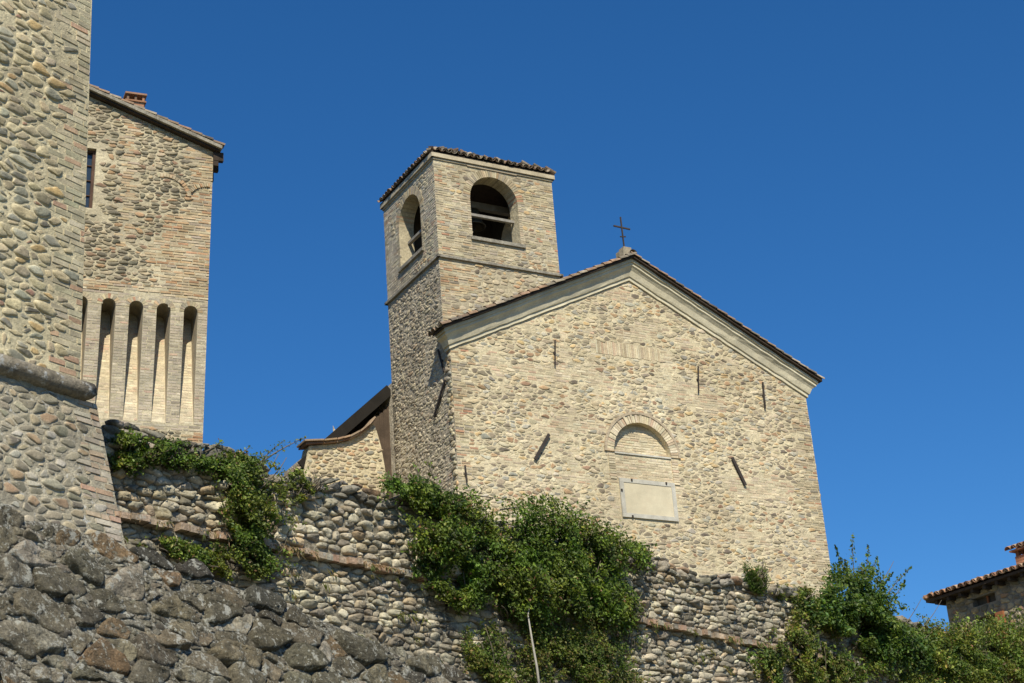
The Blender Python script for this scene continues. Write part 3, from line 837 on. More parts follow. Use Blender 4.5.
for i in range(len(cop) - 1):
    a = np.array(cop[i]); b = np.array(cop[i + 1]); 
    for lay, (h0, ww, ov) in enumerate(((.03, .10, .03), (.09, .17, .06))):
        nn = max(1, int(np.linalg.norm(b - a) / .2))
        for k in range(nn):
            p = a + (b - a) * k / nn; q = a + (b - a) * (k + .96) / nn
            if i == 0 and k == 0: p = p - np.array([.14 + .05 * lay, 0])
            mb.bar(wg.P(p[0], p[1] + h0, -.2 + ww / 2), wg.P(q[0], q[1] + h0 + .01, -.2 + ww / 2), .45 + ww, .045, col=pick(PAL_TILE_RED if lay == 0 else [((.40, .27, .17), 3), ((.33, .24, .17), 2)], 1)[0])
mb.build('coping', [M['brick']], annex)
mb = MB()
r0 = wg.px(396, 384); r1 = wg.px(302, 466)
rd = np.array(r1) - np.array(r0); 
A0 = wg.P(-.01, r0[1] + rd[1] / rd[0] * (-.01 - r0[0]), -.03); A1 = wg.P(*r1, -.03)
bkv = -wg.n * 5.6
nn = np.cross(A1 - A0, bkv); nn /= np.linalg.norm(nn); nn = nn * np.sign(nn[2])
mb.add([A0, A1, A1 + bkv, A0 + bkv, *[p - nn * .14 for p in (A0, A1, A1 + bkv, A0 + bkv)]], [(0, 1, 2, 3), (7, 6, 5, 4), (0, 4, 5, 1), (1, 5, 6, 2), (3, 2, 6, 7)], mat=2)
dn = (A1 - A0) / np.linalg.norm(A1 - A0)
coppi(mb, A1 + nn * .0 + dn * .04 - wg.n * .12, -wg.n, dn, 26, int(np.linalg.norm(A1 - A0) / .31) + 1, pitch=.21, lift=-.05)
mb.bar(A0 + nn * .0 - wg.n * .02, A1 + nn * .0 - wg.n * .02, .05, .30, up=nn, mat=2)
for k in range(1, 6):
    p0 = A0 + bkv * (k / 5.2) - nn * .2; mb.bar(p0, A1 + (A0 - A1) * .06 + bkv * (k / 5.2) - nn * .2, .12, .14, mat=1)
mb.build('roof', [M['tile'], M['wood_dark'], surf('shade_black_board', (.018, .015, .012), var=.2, fine=30, bump=.2)], annex)  # the near-black colour paints in the shade of the roof's underside
mb = MB()
dv = wg.px(380, 400)[0]
bw = wg.shift(-4.2)
mb.poly(bw, [(r1[0] + .5, CB), (0, CB), (0, r0[1] + .2), (r0[0], r0[1] - .1), (r1[0] + 1.2, r1[1] - .1), (r1[0] + .5, r1[1] - .7)], (), 0, mat=0)
lw_ = Face(wg.P(r1[0] + .5, 0, -.45), S)
mb.poly(lw_, [(0, CB), (3.75, CB), (3.75, r1[1] - .6), (0, r1[1] - .6)], (), 0, mat=0)
mb.build('back_wall', [M['mortar_side'], M['stone']], annex)
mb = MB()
pl_ = wg.shift(-.22); x_ = ln[6][0] - .3  # added boards, coloured dark brown to stand in for deep shade in the gap
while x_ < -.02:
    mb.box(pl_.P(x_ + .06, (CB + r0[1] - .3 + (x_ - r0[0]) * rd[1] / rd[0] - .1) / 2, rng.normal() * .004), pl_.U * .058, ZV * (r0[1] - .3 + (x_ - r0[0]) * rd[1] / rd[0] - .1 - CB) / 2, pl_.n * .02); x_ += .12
mb.build('shade_infill', [surf('shade_brown_boards', (.085, .06, .042), var=.3, vscale=3, fine=40, bump=.3, grain=.3)], annex)

# ================================================================== MACHICOLATED BUILDING on the left
lb = Face(atY(208, 300, 38.), azv(66), ZV + azv(66) * .037)
lbt = thing('machicolated_house', 'tall stone house with brick machicolation slots and sloping roof', 'building', (*(lb.P(-3, 0, -3)[:2]), lb.o[2] - 10))
XL = -7.5
tR = lb.px(212.5, 152); tL = lb.px(90, 97)
slope = (tR[1] - tL[1]) / (tR[0] - tL[0])
outer = [(XL, -10), (0, -10), (0, tR[1]), (XL, tR[1] + slope * (XL - 0))]
slots = []
SW = .34; pitch_ = .66
for k in range(-5, 5):
    c = -.41 - .0 + (k - 4) * pitch_
    if c < XL + .4: continue
    slots.append((c - SW / 2, c + SW / 2, -3.28, -.37))
win = (lb.px(84, 180)[0] - .25, lb.px(94.5, 180)[0], lb.px(90, 208)[1], lb.px(90, 148)[1])
mb = MB()
loops = [arch_loop(a, b, c, d, 10) for (a, b, c, d) in slots]
wl = [(win[0], win[2]), (win[1], win[2]), (win[1], win[3]), (win[0], win[3])]
mb.poly(lb, outer, loops + [wl], 0, mat=0)
mb.rim(lb, wl, 0, -.35, mat=0)
DP = .80
for (a, b, c, d), lp in zip(slots, loops):
    # sloping back of the slot, deep at the top and dying out at its foot
    back_pts = []
    top = d + (b - a) / 2
    for (u, v) in lp:
        back_pts.append(lb.P(u, v, -.006 - (DP - .006) * max(0, (v - c) / (top - c))))
    n = len(lp); fr = [lb.P(u, v, 0) for (u, v) in lp]
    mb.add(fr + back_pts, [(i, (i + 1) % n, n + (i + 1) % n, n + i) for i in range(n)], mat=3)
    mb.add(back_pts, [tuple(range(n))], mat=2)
    tl_ = (DP - .006) / (top - c)
    bfc = Face(lb.P(a, c, -.006), lb.U, lb.V - lb.n * tl_)
    bricks(mb, bfc, lambda u, v: (v < d - c + .05), (.012, .01, b - a - .012, top - c - .02), pal=[((.60, .52, .37), 5), ((.56, .47, .33), 4), ((.54, .40, .28), .8)], relief=.004, mat=1, drop=.12, bl=.22)
    # brick lining of the arch head
    voussoirs(mb, lb, (a + b) / 2, d, (b - a) / 2 + .002, (b - a) / 2 + .12, .05, .008, n=11, pal=PAL_BRICK, mat=1)
def slot_zone(u, v):
    r = np.zeros(np.shape(u), bool)
    for (a, b, c, d) in slots: r |= (u > a - .07) & (u < b + .07) & (v > c - .02) & (v < d + .30)
    return r
def win_zone(u, v): return (u > win[0] - .1) & (u < win[1] + tooth(v, .12, .3)) & (v > win[2] - .1) & (v < win[3] + .15)
def lowbrick(u, v): return (v < .02) & (v > -3.45)
def patch(u, v):
    n1 = snoise(np.stack([u, v * 1.3, u * 0], -1), .45, 77)
    return ((u > -.55 - .25 * n1) | ((u > -2.25) & (u < -1.95) & (v > 1.2)) | ((v < 2.3) & (u > -1.0 - .6 * n1) & (v > 0)) | ((v > .02) & (v < .25)))
def lskip(u, v): return slot_zone(u, v) | win_zone(u, v) | lowbrick(u, v) | patch(u, v)
ip = [(XL, -8), (-.01, -8), (-.01, tR[1] - .02), (XL, tR[1] + slope * XL - .02)]
rubble(mb, lb, ip, .20, .088, .014, .024, PAL_BLDG, 4, lskip, jit=.55, wvar=.42, drop=.03, tilt=.08, pn=9, mort=(.47, .40, .28))
undr = lambda u, v: v < tR[1] + slope * u - .05
bricks(mb, lb, lambda u, v: patch(u, v) & ~slot_zone(u, v) & ~win_zone(u, v) & ~lowbrick(u, v) & undr(u, v), (-3.6, -8, 0, 5.2), pal=PAL_BRICK_PINK, relief=.012, mat=1, drop=.05)
PAL_PIER = [((.44, .38, .29), 5), ((.40, .34, .26), 4), ((.48, .41, .31), 4), ((.46, .33, .24), .8)]
edges_ = [XL + .3] + [e for sl4 in slots for e in (sl4[0], sl4[1])] + [0.]
for k in range(0, len(edges_), 2):
    if edges_[k + 1] < -4.2: continue
    bricks(mb, lb, lambda u, v: u < 9, (edges_[k] + .004, -3.28, edges_[k + 1] - .004, -.37), pal=PAL_PIER, relief=.005, mat=1, drop=.01, bl=.23)
bricks(mb, lb, lambda u, v: v < 9, (-4.2, -3.45, 0, -3.29), pal=PAL_PIER, relief=.006, mat=1, drop=.1)
bricks(mb, lb, lambda u, v: ~slot_zone(u, v), (-4.2, -.36, 0, .02), pal=PAL_PIER, relief=.006, mat=1, drop=.02)
# relieving arches scribed in thin bricks
for (cx_, cy_, r_, a0_, a1_) in ((-1.20, 2.68, .58, .15, 1.9), (-.10, 2.62, .50, 1.5, 2.85)):
    voussoirs(mb, lb, cx_, cy_, r_, r_ + .10, .02, .045, n=14, a0=a0_, a1=a1_, pal=PAL_BRICK_PINK, mat=1)
# the hidden sides
rs = Face(lb.P(0, 0, 0), azv(66 - 104), ZV + azv(66) * .037)
mb.poly(rs, [(0, -10), (9, -10), (9, tR[1]), (0, tR[1])], (), 0, mat=0)
ls = Face(lb.P(XL, 0, -9), azv(66 + 90), ZV)
mb.poly(ls, [(0, -10), (9, -10), (9, outer[3][1]), (0, outer[3][1])], (), 0, mat=0)
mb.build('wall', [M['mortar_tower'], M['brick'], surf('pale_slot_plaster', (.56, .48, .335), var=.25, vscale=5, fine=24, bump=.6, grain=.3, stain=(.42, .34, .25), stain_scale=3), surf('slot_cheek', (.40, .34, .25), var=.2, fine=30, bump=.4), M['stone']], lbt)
mb = MB()
v0_ = lambda u: tR[1] + slope * u
for (u0_, u1_, wa, wb, h0, h1, mi) in ((XL - .2, .10, .16, -9.2, .0, .055, 1), (XL - .2, .17, .24, -9.2, .058, .15, 0)):
    q = [lb.P(u, v0_(u) + h, w) for w in (wa, wb) for (u, h) in ((u0_, h0), (u1_, h0), (u1_, h1), (u0_, h1))]
    mb.add(q, [(0, 1, 2, 3), (4, 7, 6, 5), (0, 4, 5, 1), (3, 2, 6, 7), (1, 5, 6, 2)], mat=mi)
dnv = lb.U * 1.0 + ZV * slope; dnv = dnv / np.linalg.norm(dnv)
coppi(mb, lb.P(.20, v0_(.20) + .19, .16), -lb.n, dnv, 40, 26, pitch=.22, mat=2, lift=-.03)
mb.build('roof', [M['slate_top'], M['wood_dark'], M['tile']], lbt)
mb = MB()
for k in range(8):
    mb = MB()
    mb.box(lb.P(.12, v0_(0) - .14 - .0, .0 - k * .55), lb.U * .13, ZV * .12, lb.n * .06, mat=0)
    mb.box(lb.P(.06, v0_(0) - .33, .0 - k * .55), lb.U * .065, ZV * .075, lb.n * .05, mat=0)
    mb.build('bracket', [M['wood_dark']], lbt)
# window
mb = MB()
mb.box(lb.P(win[1] - .035, (win[2] + win[3]) / 2, -.16), lb.U * .033, lb.V * (win[3] - win[2]) / 2, lb.n * .05)
mb.box(lb.P((win[0] + win[1]) / 2, win[3] - .03, -.16), lb.U * (win[1] - win[0]) / 2 * .99, lb.V * .028, lb.n * .047)
mb.box(lb.P((win[0] + win[1]) / 2, win[2] + .02, -.15), lb.U * (win[1] - win[0]) / 2 * .99, lb.V * .02, lb.n * .06)
for k in range(1, 4):
    mb.box(lb.P((win[0] + win[1]) / 2, win[2] + (win[3] - win[2]) * k / 4, -.17), lb.U * (win[1] - win[0]) / 2 * .98, lb.V * .012, lb.n * .02)
wf = mb.build('window', [surf('brown_window_wood', (.10, .06, .045), var=.3, fine=50, bump=.2)], lbt)
mb = MB(); mb.poly(lb, [(win[0], win[2]), (win[1], win[2]), (win[1], win[3]), (win[0], win[3])], (), -.19); mb.build('pane', [M['glass']], wf)
# chimney
chb = lb.shift(-1.2)
cc = chb.px(134, 108)
mb = MB()
for k in range(7):
    mb.box(chb.P(cc[0], cc[1] - .42 + k * .08, 0), lb.U * (.23 + rng.normal() * .006), ZV * .036, lb.n * .2, pick(PAL_TILE_RED, 1)[0])
ch = mb.build('chimney', [M['brick']], lbt)
mb = MB()
ct = cc[1] + .12
for sx_ in (-1, 0, 1):
    for sz_ in (-1, 1): mb.box(chb.P(cc[0] + sx_ * .2, ct + .06, sz_ * .16), lb.U * .028, ZV * .10, lb.n * .035, pick(PAL_TILE_RED, 1)[0])
mb.box(chb.P(cc[0], ct - .03, 0), lb.U * .27, ZV * .022, lb.n * .24, (.32, .17, .1))
mb.box(chb.P(cc[0], ct + .18, 0), lb.U * .28, ZV * .025, lb.n * .25, (.34, .2, .13))
mb.box(chb.P(cc[0] - .02, ct + .23, 0), lb.U * .14, ZV * .03, lb.n * .14, (.36, .24, .17))
mb.build('chimney_cap', [M['brick']], ch)

# ================================================================== NEAR TOWER
NA = azv(33.9)
nt_ = Face(atY(80, 380, 18.), NA)
nz = nt_.o[2]
near = thing('corner_tower', 'massive river-stone tower corner with brick quoins above a sloping base', 'tower', (*(nt_.P(-2, 0, -2)[:2]), 0))
mb = MB()
NL = -5.5; NT = 7.2
lean = .0
cor = lambda v: 0 + .0 * v
mb.poly(nt_, [(NL, -.1), (0, -.1), (0.03, NT), (NL, NT)], (), 0, mat=0)
q_near = lambda u, v: u > -tooth(v, .24, .52, .165) - .10 * snoise(np.stack([u * 0, v, v * 0], -1), .6, 9)
rubble(mb, nt_, [(NL, -.08), (-.01, -.08), (-.01, NT - .1), (NL, NT - .1)], .19, .090, .020, .016, PAL_NEAR, 1, q_near, K=20, jit=.6, wvar=.6, drop=.02, rough=.09, pn=8, gapvar=.8, mort=(.59, .515, .345), tilt=.04)
bricks(mb, nt_, q_near, (-.7, -.06, 0, NT - .1), bl=.24, bh=.066, joint=.016, pal=[((.46, .405, .28), 5), ((.41, .37, .26), 4), ((.50, .44, .31), 3), ((.46, .31, .21), 1.2)], relief=.008, mat=2, drop=.02)
nr_ = Face(nt_.P(0, 0, 0), azv(33.9 - 90))
mb.poly(nr_, [(0, -.1), (5, -.1), (5, NT), (0, NT)], (), 0, mat=0)
rubble(mb, nr_, [(0.01, -.08), (5, -.08), (5, NT - .1), (0.01, NT - .1)], .155, .098, .020, .026, PAL_NEAR, 1, K=10)
mb.build('upper_wall', [M['mortar_near'], M['stone_near'], M['brick']], near)
# roll cornice
mb = MB()
cpv = [(.0, .07), (.05, .08), (.11, .05), (.145, -.01), (.14, -.08), (.10, -.13), (.03, -.16), (-.05, -.17), (-.05, .07)]
def corn(face, u0_, u1_, m0=0, m1=0, n=26):
    secs = []
    for i in range(n + 1):
        t = i / n; sec = []
        for (w, h) in cpv:
            uu = u0_ + (u1_ - u0_) * t + (m0 * w * (1 - t)) + (m1 * w * t)
            sec.append(face.P(uu, h - .1, w + rng.normal() * .006))
        secs.append(sec)
    return secs
mb.extrude(None, corn(nt_, NL, 0, 0, 1, 40), smooth=True)
mb.extrude(None, corn(nr_, 0, 5, -1, 0), smooth=True)
mb.build('roll_cornice', [surf('lichened_cornice', (.27, .235, .18), var=.4, vscale=4, fine=26, bump=1., bdist=.03, grain=.4, stain=(.08, .07, .06), stain_scale=2., spots=(.5, .5, .48), spot_scale=6, spot_lo=.56, spot_hi=.63)], near)
# battered base
BT = .16; BV = -.24
bf = Face(nt_.P(0, BV, .02), NA, ZV - nt_.n * BT)
cA = bf.px(96, 402); cB = bf.px(126, 548)
ku = (cB[0] - cA[0]) / (cB[1] - cA[1])
eu = lambda v: cA[0] + ku * v
mb = MB()
BH = -nz - BV + .0
BLOW = -6.0
outerb = [(NL, BLOW), (eu(BLOW), BLOW), (eu(0), 0), (NL, 0)]
mb.poly(bf, outerb, (), 0, mat=0)
q_b = lambda u, v: u > eu(v) - tooth(v, .22, .42, .15)
rubble(mb, bf, [(NL, BLOW), (eu(BLOW) - .01, BLOW), (eu(0) - .01, -.0), (NL, -.0)], .18, .095, .022, .016, [((.34, .30, .22), 4), ((.27, .245, .18), 4), ((.40, .33, .22), 3), ((.20, .18, .14), 3), ((.35, .25, .16), 1.2), ((.44, .41, .34), 1.5)], 1, q_b, K=20, jit=.55, wvar=.46, drop=.02, pn=8, rough=.09, mort=(.42, .375, .28), tilt=.08)
bq = Face(bf.P(eu(0), 0, 0), bf.U, bf.V + bf.U * ku)
bricks(mb, bq, lambda u, v: u > -tooth(v, .20, .40, .15), (-.5, BLOW, -.004, 0), bl=.22, bh=.062, pal=[((.42, .33, .24), 4), ((.40, .35, .28), 4), ((.46, .31, .22), 2), ((.46, .41, .33), 3)], relief=.010, mat=2, drop=.02)
mb.rim(bf, [(eu(0), 0), (eu(BLOW), BLOW)], 0, -4, mat=0, closed=False)
mb.build('battered_base', [surf('grey_lime_mortar', (.43, .385, .29), var=.35, vscale=3, fine=26, bump=1., bdist=.03, grain=.4, stain=(.2, .18, .15), stain_scale=1.5, spots=(.55, .54, .5), spot_scale=8, spot_lo=.58, spot_hi=.66), M['stone_near'], M['brick']], near)

# ================================================================== BOULDER WALL in front
bo = nt_.P(0, 0, .42 + 0.0)
BB = .42
bwf = Face(bo + ZV * -1.4, NA, ZV - nt_.n * BB)
boulder = MB()
topline = [bwf.px(*q) for q in ((-40, 510), (0, 518), (60, 524), (130, 552), (200, 575), (270, 600), (340, 628), (410, 655), (480, 684), (560, 715))]
bottomv = -7.0
ou = [(topline[0][0], bottomv), (topline[-1][0], bottomv)] + topline[::-1]
boulder.poly(bwf, ou, (), 0, mat=0)
# top ledge running back to the wall behind
tlp = np.array(topline)
Vt = np.concatenate([bwf.P(tlp[:, 0], tlp[:, 1], 0 * tlp[:, 0]), bwf.P(tlp[:, 0], tlp[:, 1], 0 * tlp[:, 0]) - nt_.n * 2.2 + ZV * .05])
n = len(tlp)
boulder.add(Vt, [(i, i + 1, n + i + 1, n + i) for i in range(n - 1)], mat=0)
def big_stones(mb, face, poly, sx, sy, gap, relief, pal, K=26):
    base = MB()
    skip = lambda u, v: ~inside(poly, u, v - .03)
    P = np.array(poly); lo = P.min(0); hi = P.max(0)
    box_ = [(lo[0], lo[1]), (hi[0], lo[1]), (hi[0], hi[1]), (lo[0], hi[1])]
    rubble(base, face, box_, sx, sy, gap, relief, pal, 1, skip, prof=[(1.0, -1.), (1.0, -.2), (.99, .35), (.965, .72), (.9, .9), (.74, .98), (.5, 1.), (.25, 1.0)], K=K, jit=.75, wvar=.5, rough=.05, tilt=.12, pn=9, gapvar=.9, mort=None)
    V = base.v[0]
    nz_ = snoise(V, 1.3, 31, 2) * .022 + snoise(V, 5., 32, 3) * .014 + snoise(V, 16., 36, 2) * .006
    base.v[0] = V + face.n * nz_[:, None] + np.stack([snoise(V, 2.4, 33), snoise(V, 2.4, 34), snoise(V, 2.4, 35)], 1) * .022
    for k in range(len(base.v)): mb.v.append(base.v[k]); mb.c.append(base.c[k])
    off = mb.n
    for k in range(len(base.fl)): mb.fl.append(base.fl[k] + off); mb.ft.append(base.ft[k]); mb.fm.append(base.fm[k]); mb.fs.append(base.fs[k])
    mb.n += base.n
rubble(boulder, bwf, [(topline[0][0], bottomv), (topline[-1][0], bottomv), (topline[-1][0], topline[0][1]), (topline[0][0], topline[0][1])], .15, .075, .014, .014, [((.27, .24, .18), 4), ((.20, .18, .14), 4), ((.36, .33, .26), 2), ((.14, .125, .10), 2)], 1, lambda u, v: ~inside(ou, u, v + .04), K=10, jit=.8, wvar=.6, rough=.25, tilt=.2, pn=7, prof=[(1., -.6), (.95, .3), (.7, .9), (.35, 1.)])
big_stones(boulder, bwf, ou, .48, .25, .030, .058, PAL_BOULD, K=40)
tag(boulder.build('boulder_wall', [M['mortar_lichen'], M['stone_boulder']]), 'dark lichen-covered boulder wall sloping down across the lower left corner', 'wall')

# ================================================================== RETAINING WALL
rt = thing('retaining_wall', 'long cobble retaining wall with a brick ledge running below the church', 'wall', (*(rw.P(12, 0, -.4)[:2]), 0))
U0, U1 = -3.0, 44.
LV = -1.16                                     # brick ledge
def topv(u): return .06 * np.sin(u * 1.3) + .05 * np.sin(u * 3.1 + 1)
us = np.linspace(U0, U1, 140)
mb = MB()
top_pts = [(float(u), float(topv(u)) - .05) for u in us]
mb.poly(rw, [(U0, LV), (U1, LV)] + top_pts[::-1], (), -.03, mat=0)
tp = np.array(top_pts)
Vt = np.concatenate([rw.P(tp[:, 0], tp[:, 1], tp[:, 0] * 0 - .03), rw.P(tp[:, 0], tp[:, 1] + .02, tp[:, 0] * 0 - .9)])
n = len(tp); mb.add(Vt, [(i, i + 1, n + i + 1, n + i) for i in range(n - 1)], mat=0)
dk = lambda cols, cen: cols
# stones get smaller to the right; the top course is bigger and blacker
def add_cobbles(mb, u0, u1, v0, v1, sx, sy, **kw):
    base = MB()
    rubble(base, rw, [(u0, v0), (u1, v0), (u1, v1), (u0, v1)], sx, sy, kw.get('gap', .014), kw.get('relief', .055), kw.get('pal', PAL_RET), 1, prof=ROUND, K=18, jit=.42, wvar=.46, rough=.11, tilt=.2, pn=8, drop=kw.get('drop', .015), gapvar=.8, w0=kw.get('w0', -.03))
    V = base.v[0]
    V = V + rw.n * (snoise(V, 3., 41, 2) * .016)[:, None] + ZV * (topv(((V - rw.o) @ rw.U)) * kw.get('wave', 0))[:, None]
    base.v[0] = V
    off = mb.n
    mb.v += base.v; mb.c += base.c
    for k in range(len(base.fl)): mb.fl.append(base.fl[k] + off); mb.ft.append(base.ft[k]); mb.fm.append(base.fm[k]); mb.fs.append(base.fs[k])
    mb.n += base.n
add_cobbles(mb, U0, 9, LV + .02, -.20, .21, .112)
add_cobbles(mb, 9, 44, LV + .02, -.20, .21, .095, relief=.05)
PAL_CAP = [((.24, .22, .18), 4), ((.17, .16, .135), 3), ((.32, .28, .22), 3), ((.30, .2, .13), 1)]
add_cobbles(mb, U0, 44, -.22, .05, .27, .125, pal=PAL_CAP, wave=1., relief=.08, w0=-.01)
mb.build('upper_wall', [M['mortar_dark'], M['stone_wall']], rt)
# ledge of bricks on edge, crumbling
mb = MB()
u = U0
while u < 30:
    L_ = .10 + rng.random() * .06
    gone = snoise(np.array([[u, 0, 0.]]), .35, 91)[0] > (.30 if u < 9 else .75) or rng.random() < .08
    if not gone:
        w_ = .10 + .025 * rng.normal()
        mb.box(rw.P(u + L_ / 2, LV - .045 + rng.normal() * .008, w_ / 2 - .06), rw.U * L_ / 2 * .93, ZV * (.04 + rng.random() * .012), rw.n * (w_ / 2 + .06), pick([((.40, .27, .19), 3), ((.38, .30, .22), 4), ((.44, .34, .25), 3), ((.34, .30, .24), 4)], 1)[0])
    u += L_
mb.build('brick_ledge', [surf('worn_ledge_brick', None, var=.4, vscale=5, fine=30, bump=.8, bdist=.02, grain=.4, spots=(.45, .43, .38), spot_scale=7)], rt)
mb = MB()
mb.poly(rw, [(U0, -TOPZ), (U1, -TOPZ), (U1, LV - .0), (U0, LV - .0)], (), -.05, mat=0)
add_cobbles(mb, U0, 8, -4.2, LV - .09, .22, .10, relief=.048, w0=-.05)
add_cobbles(mb, 8, 26, -4.2, LV - .09, .23, .10, relief=.05, w0=-.05)
mb.build('lower_wall', [M['mortar_dark'], M['stone_wall']], rt)

# ================================================================== HOUSE far right
hp = atY(946, 604, 45.)
HA = azv(145.)
hf = Face(hp, HA)
if hf.n @ (CAM - hf.o) < 0: hf = Face(hp, HA, -ZV)
hf = Face(hp, HA)
hn = hf.n if hf.n @ (CAM - hf.o) > 0 else -hf.n
house = thing('tiled_house', 'shaded stone house with red tiled roof behind the bushes', 'house', (*(hp + HA * 3 - hn * 2)[:2], TOPZ - .35))
ev = hf.px(1024, 578)
hv = .28
mb = MB()
hb = TOPZ - .4 - hp[2]
hwins = [(hf.px(972, 600)[0], hf.px(996, 600)[0], hf.px(985, 604)[1], hf.px(985, 595)[1]), (hf.px(975, 620)[0], hf.px(998, 620)[0], hf.px(985, 640)[1], hf.px(985, 616)[1])]
HL = 9.
hol = [[(a, c), (b, c), (b, d), (a, d)] for (a, b, c, d) in hwins]
mb.poly(hf, [(0, hb), (HL, hb), (HL, .2), (0, .2)], hol, 0, mat=0)
sgn = 1 if hf.n @ hn > 0 else -1
for lp in hol: mb.rim(hf, lp, 0, -.3 * sgn, mat=0)
hfr = Face(hf.o, hf.U, hf.V) 
if sgn > 0:
    rubble(mb, hf, [(0.01, hb), (HL, hb), (HL, .15), (0.01, .15)], .26, .14, .03, .03, PAL_BLDG, 1, lambda u, v: inside([(hwins[0][0] - .08, hwins[0][2] - .08), (hwins[0][1] + .08, hwins[0][2] - .08), (hwins[0][1] + .08, hwins[0][3] + .08), (hwins[0][0] - .08, hwins[0][3] + .08)], u, v) | inside([(hwins[1][0] - .08, hwins[1][2] - .08), (hwins[1][1] + .08, hwins[1][2] - .08), (hwins[1][1] + .08, hwins[1][3] + .08), (hwins[1][0] - .08, hwins[1][3] + .08)], u, v))
dpt = -hn * 6
def wallq(a, b): mb.add([a + ZV * (hb), b + ZV * hb, b + ZV * .2, a + ZV * .2], [(0, 1, 2, 3)], mat=0)
c0 = hp; c1 = hp + HA * HL; wallq(c0 + dpt, c0); wallq(c1, c1 + dpt); wallq(c1 + dpt, c0 + dpt)
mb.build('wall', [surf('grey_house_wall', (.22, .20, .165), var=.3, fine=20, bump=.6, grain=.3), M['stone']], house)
for (a, b, c, d) in hwins:
    mb = MB(); mb.poly(hf, [(a, c), (b, c), (b, d), (a, d)], (), -.2 * sgn); mb.bar(hf.P((a + b) / 2, c, -.17 * sgn), hf.P((a + b) / 2, d, -.17 * sgn), .06, .05, up=hn, mat=1); mb.build('window', [M['dark_room'], M['wood_red']], house)
mb = MB()
pa = hf.px(1001, 612); pb = hf.px(1002, 640)
mb.box(hf.P(pa[0], (pa[1] + pb[1]) / 2, .04 * sgn), hf.U * .13, ZV * abs(pa[1] - pb[1]) / 2, hn * .06)
mb.build('shutter', [M['wood_red']], house)
mb = MB()
ovr = .36
E0 = hp + ZV * .16 + hn * ovr - HA * ovr; E1 = hp + ZV * .16 + hn * ovr + HA * (HL + ovr)
B0 = hp + ZV * .16 - hn * (6 + ovr) - HA * ovr; B1 = E1 - hn * (6 + 2 * ovr)
hr = .95; mid_off = (6 + 2 * ovr) / 2
T0 = E0 - hn * mid_off + HA * mid_off + ZV * hr; T1 = E1 - hn * mid_off - HA * mid_off + ZV * hr
mb.add([E0, E1, B1, B0, T0, T1, E0 - ZV * .07, E1 - ZV * .07, B1 - ZV * .07, B0 - ZV * .07], [(0, 1, 5, 4), (1, 2, 5), (2, 3, 4, 5), (3, 0, 4), (0, 6, 7, 1), (1, 7, 8, 2), (2, 8, 9, 3), (3, 9, 6, 0), (6, 9, 8, 7)], mat=1)
sv = E0 - (T0 - HA * mid_off); sv /= np.linalg.norm(sv)
Ls = math.hypot(mid_off, hr)
coppi(mb, E0 + ZV * .03 + sv * .04, HA, sv, int(np.linalg.norm(E1 - E0) / .22), int(Ls / .31) + 1, pitch=.22, rad=.1, pal=PAL_TILE_RED, clip=lambda cu, s_: min(cu, HL + 2 * ovr - cu) > s_ / Ls * mid_off - .1)
sv2 = (E0 - T0); sv2 = sv2 - hn * (sv2 @ hn); sv2 /= np.linalg.norm(sv2)
coppi(mb, E0 + ZV * .03 + sv2 * .04, -hn, sv2, int(np.linalg.norm(B0 - E0) / .22), int(Ls / .31) + 1, pitch=.22, rad=.1, pal=PAL_TILE_RED, clip=lambda cu, s_: min(cu, 6 + 2 * ovr - cu) > s_ / Ls * mid_off - .1)
for k in range(24):
    p = E0 - ZV * .12 + HA * (.3 + k * .42) - hn * .05; mb.bar(p, p - hn * .6, .09, .11, mat=1)
mb.build('roof', [M['tile'], M['wood_dark']], house)
hc = Face(hp - hn * .9, HA)
ca_ = hc.px(1027, 568); cb_ = hc.px(1027, 556)
mb = MB()
k = 0; v = ca_[1] - .5; chh = cb_[1]
while v < chh:
    mb.box(hc.P(ca_[0] + .17, v, 0), HA * .27, ZV * .031, hn * .27, pick([((.42, .2, .12), 3), ((.36, .17, .1), 2)], 1)[0]); v += .07
ch2 = mb.build('chimney', [M['brick']], house)
mb = MB()
for sx_ in (-1, 1):
    for sy_ in (-1, 1): mb.box(hc.P(ca_[0] + .17 + .2 * sx_, chh + .06, .2 * sy_), HA * .05, ZV * .09, hn * .05, (.2, .1, .06))
cc0 = hc.P(ca_[0] + .17, chh + .15, 0)
mb.box(cc0, HA * .36, ZV * .02, hn * .36, (.3, .15, .09))
for s_ in (-1, 1):
    for kk in range(4):
        coppi(mb, cc0 + HA * (-.38 + kk * .2) + hn * s_ * .36 + ZV * .03, HA, (hn * s_ * .93 - ZV * .36), 1, 1, pal=PAL_TILE_RED, pitch=.2, length=.38)
mb.build('chimney_cap', [M['tile']], ch2)

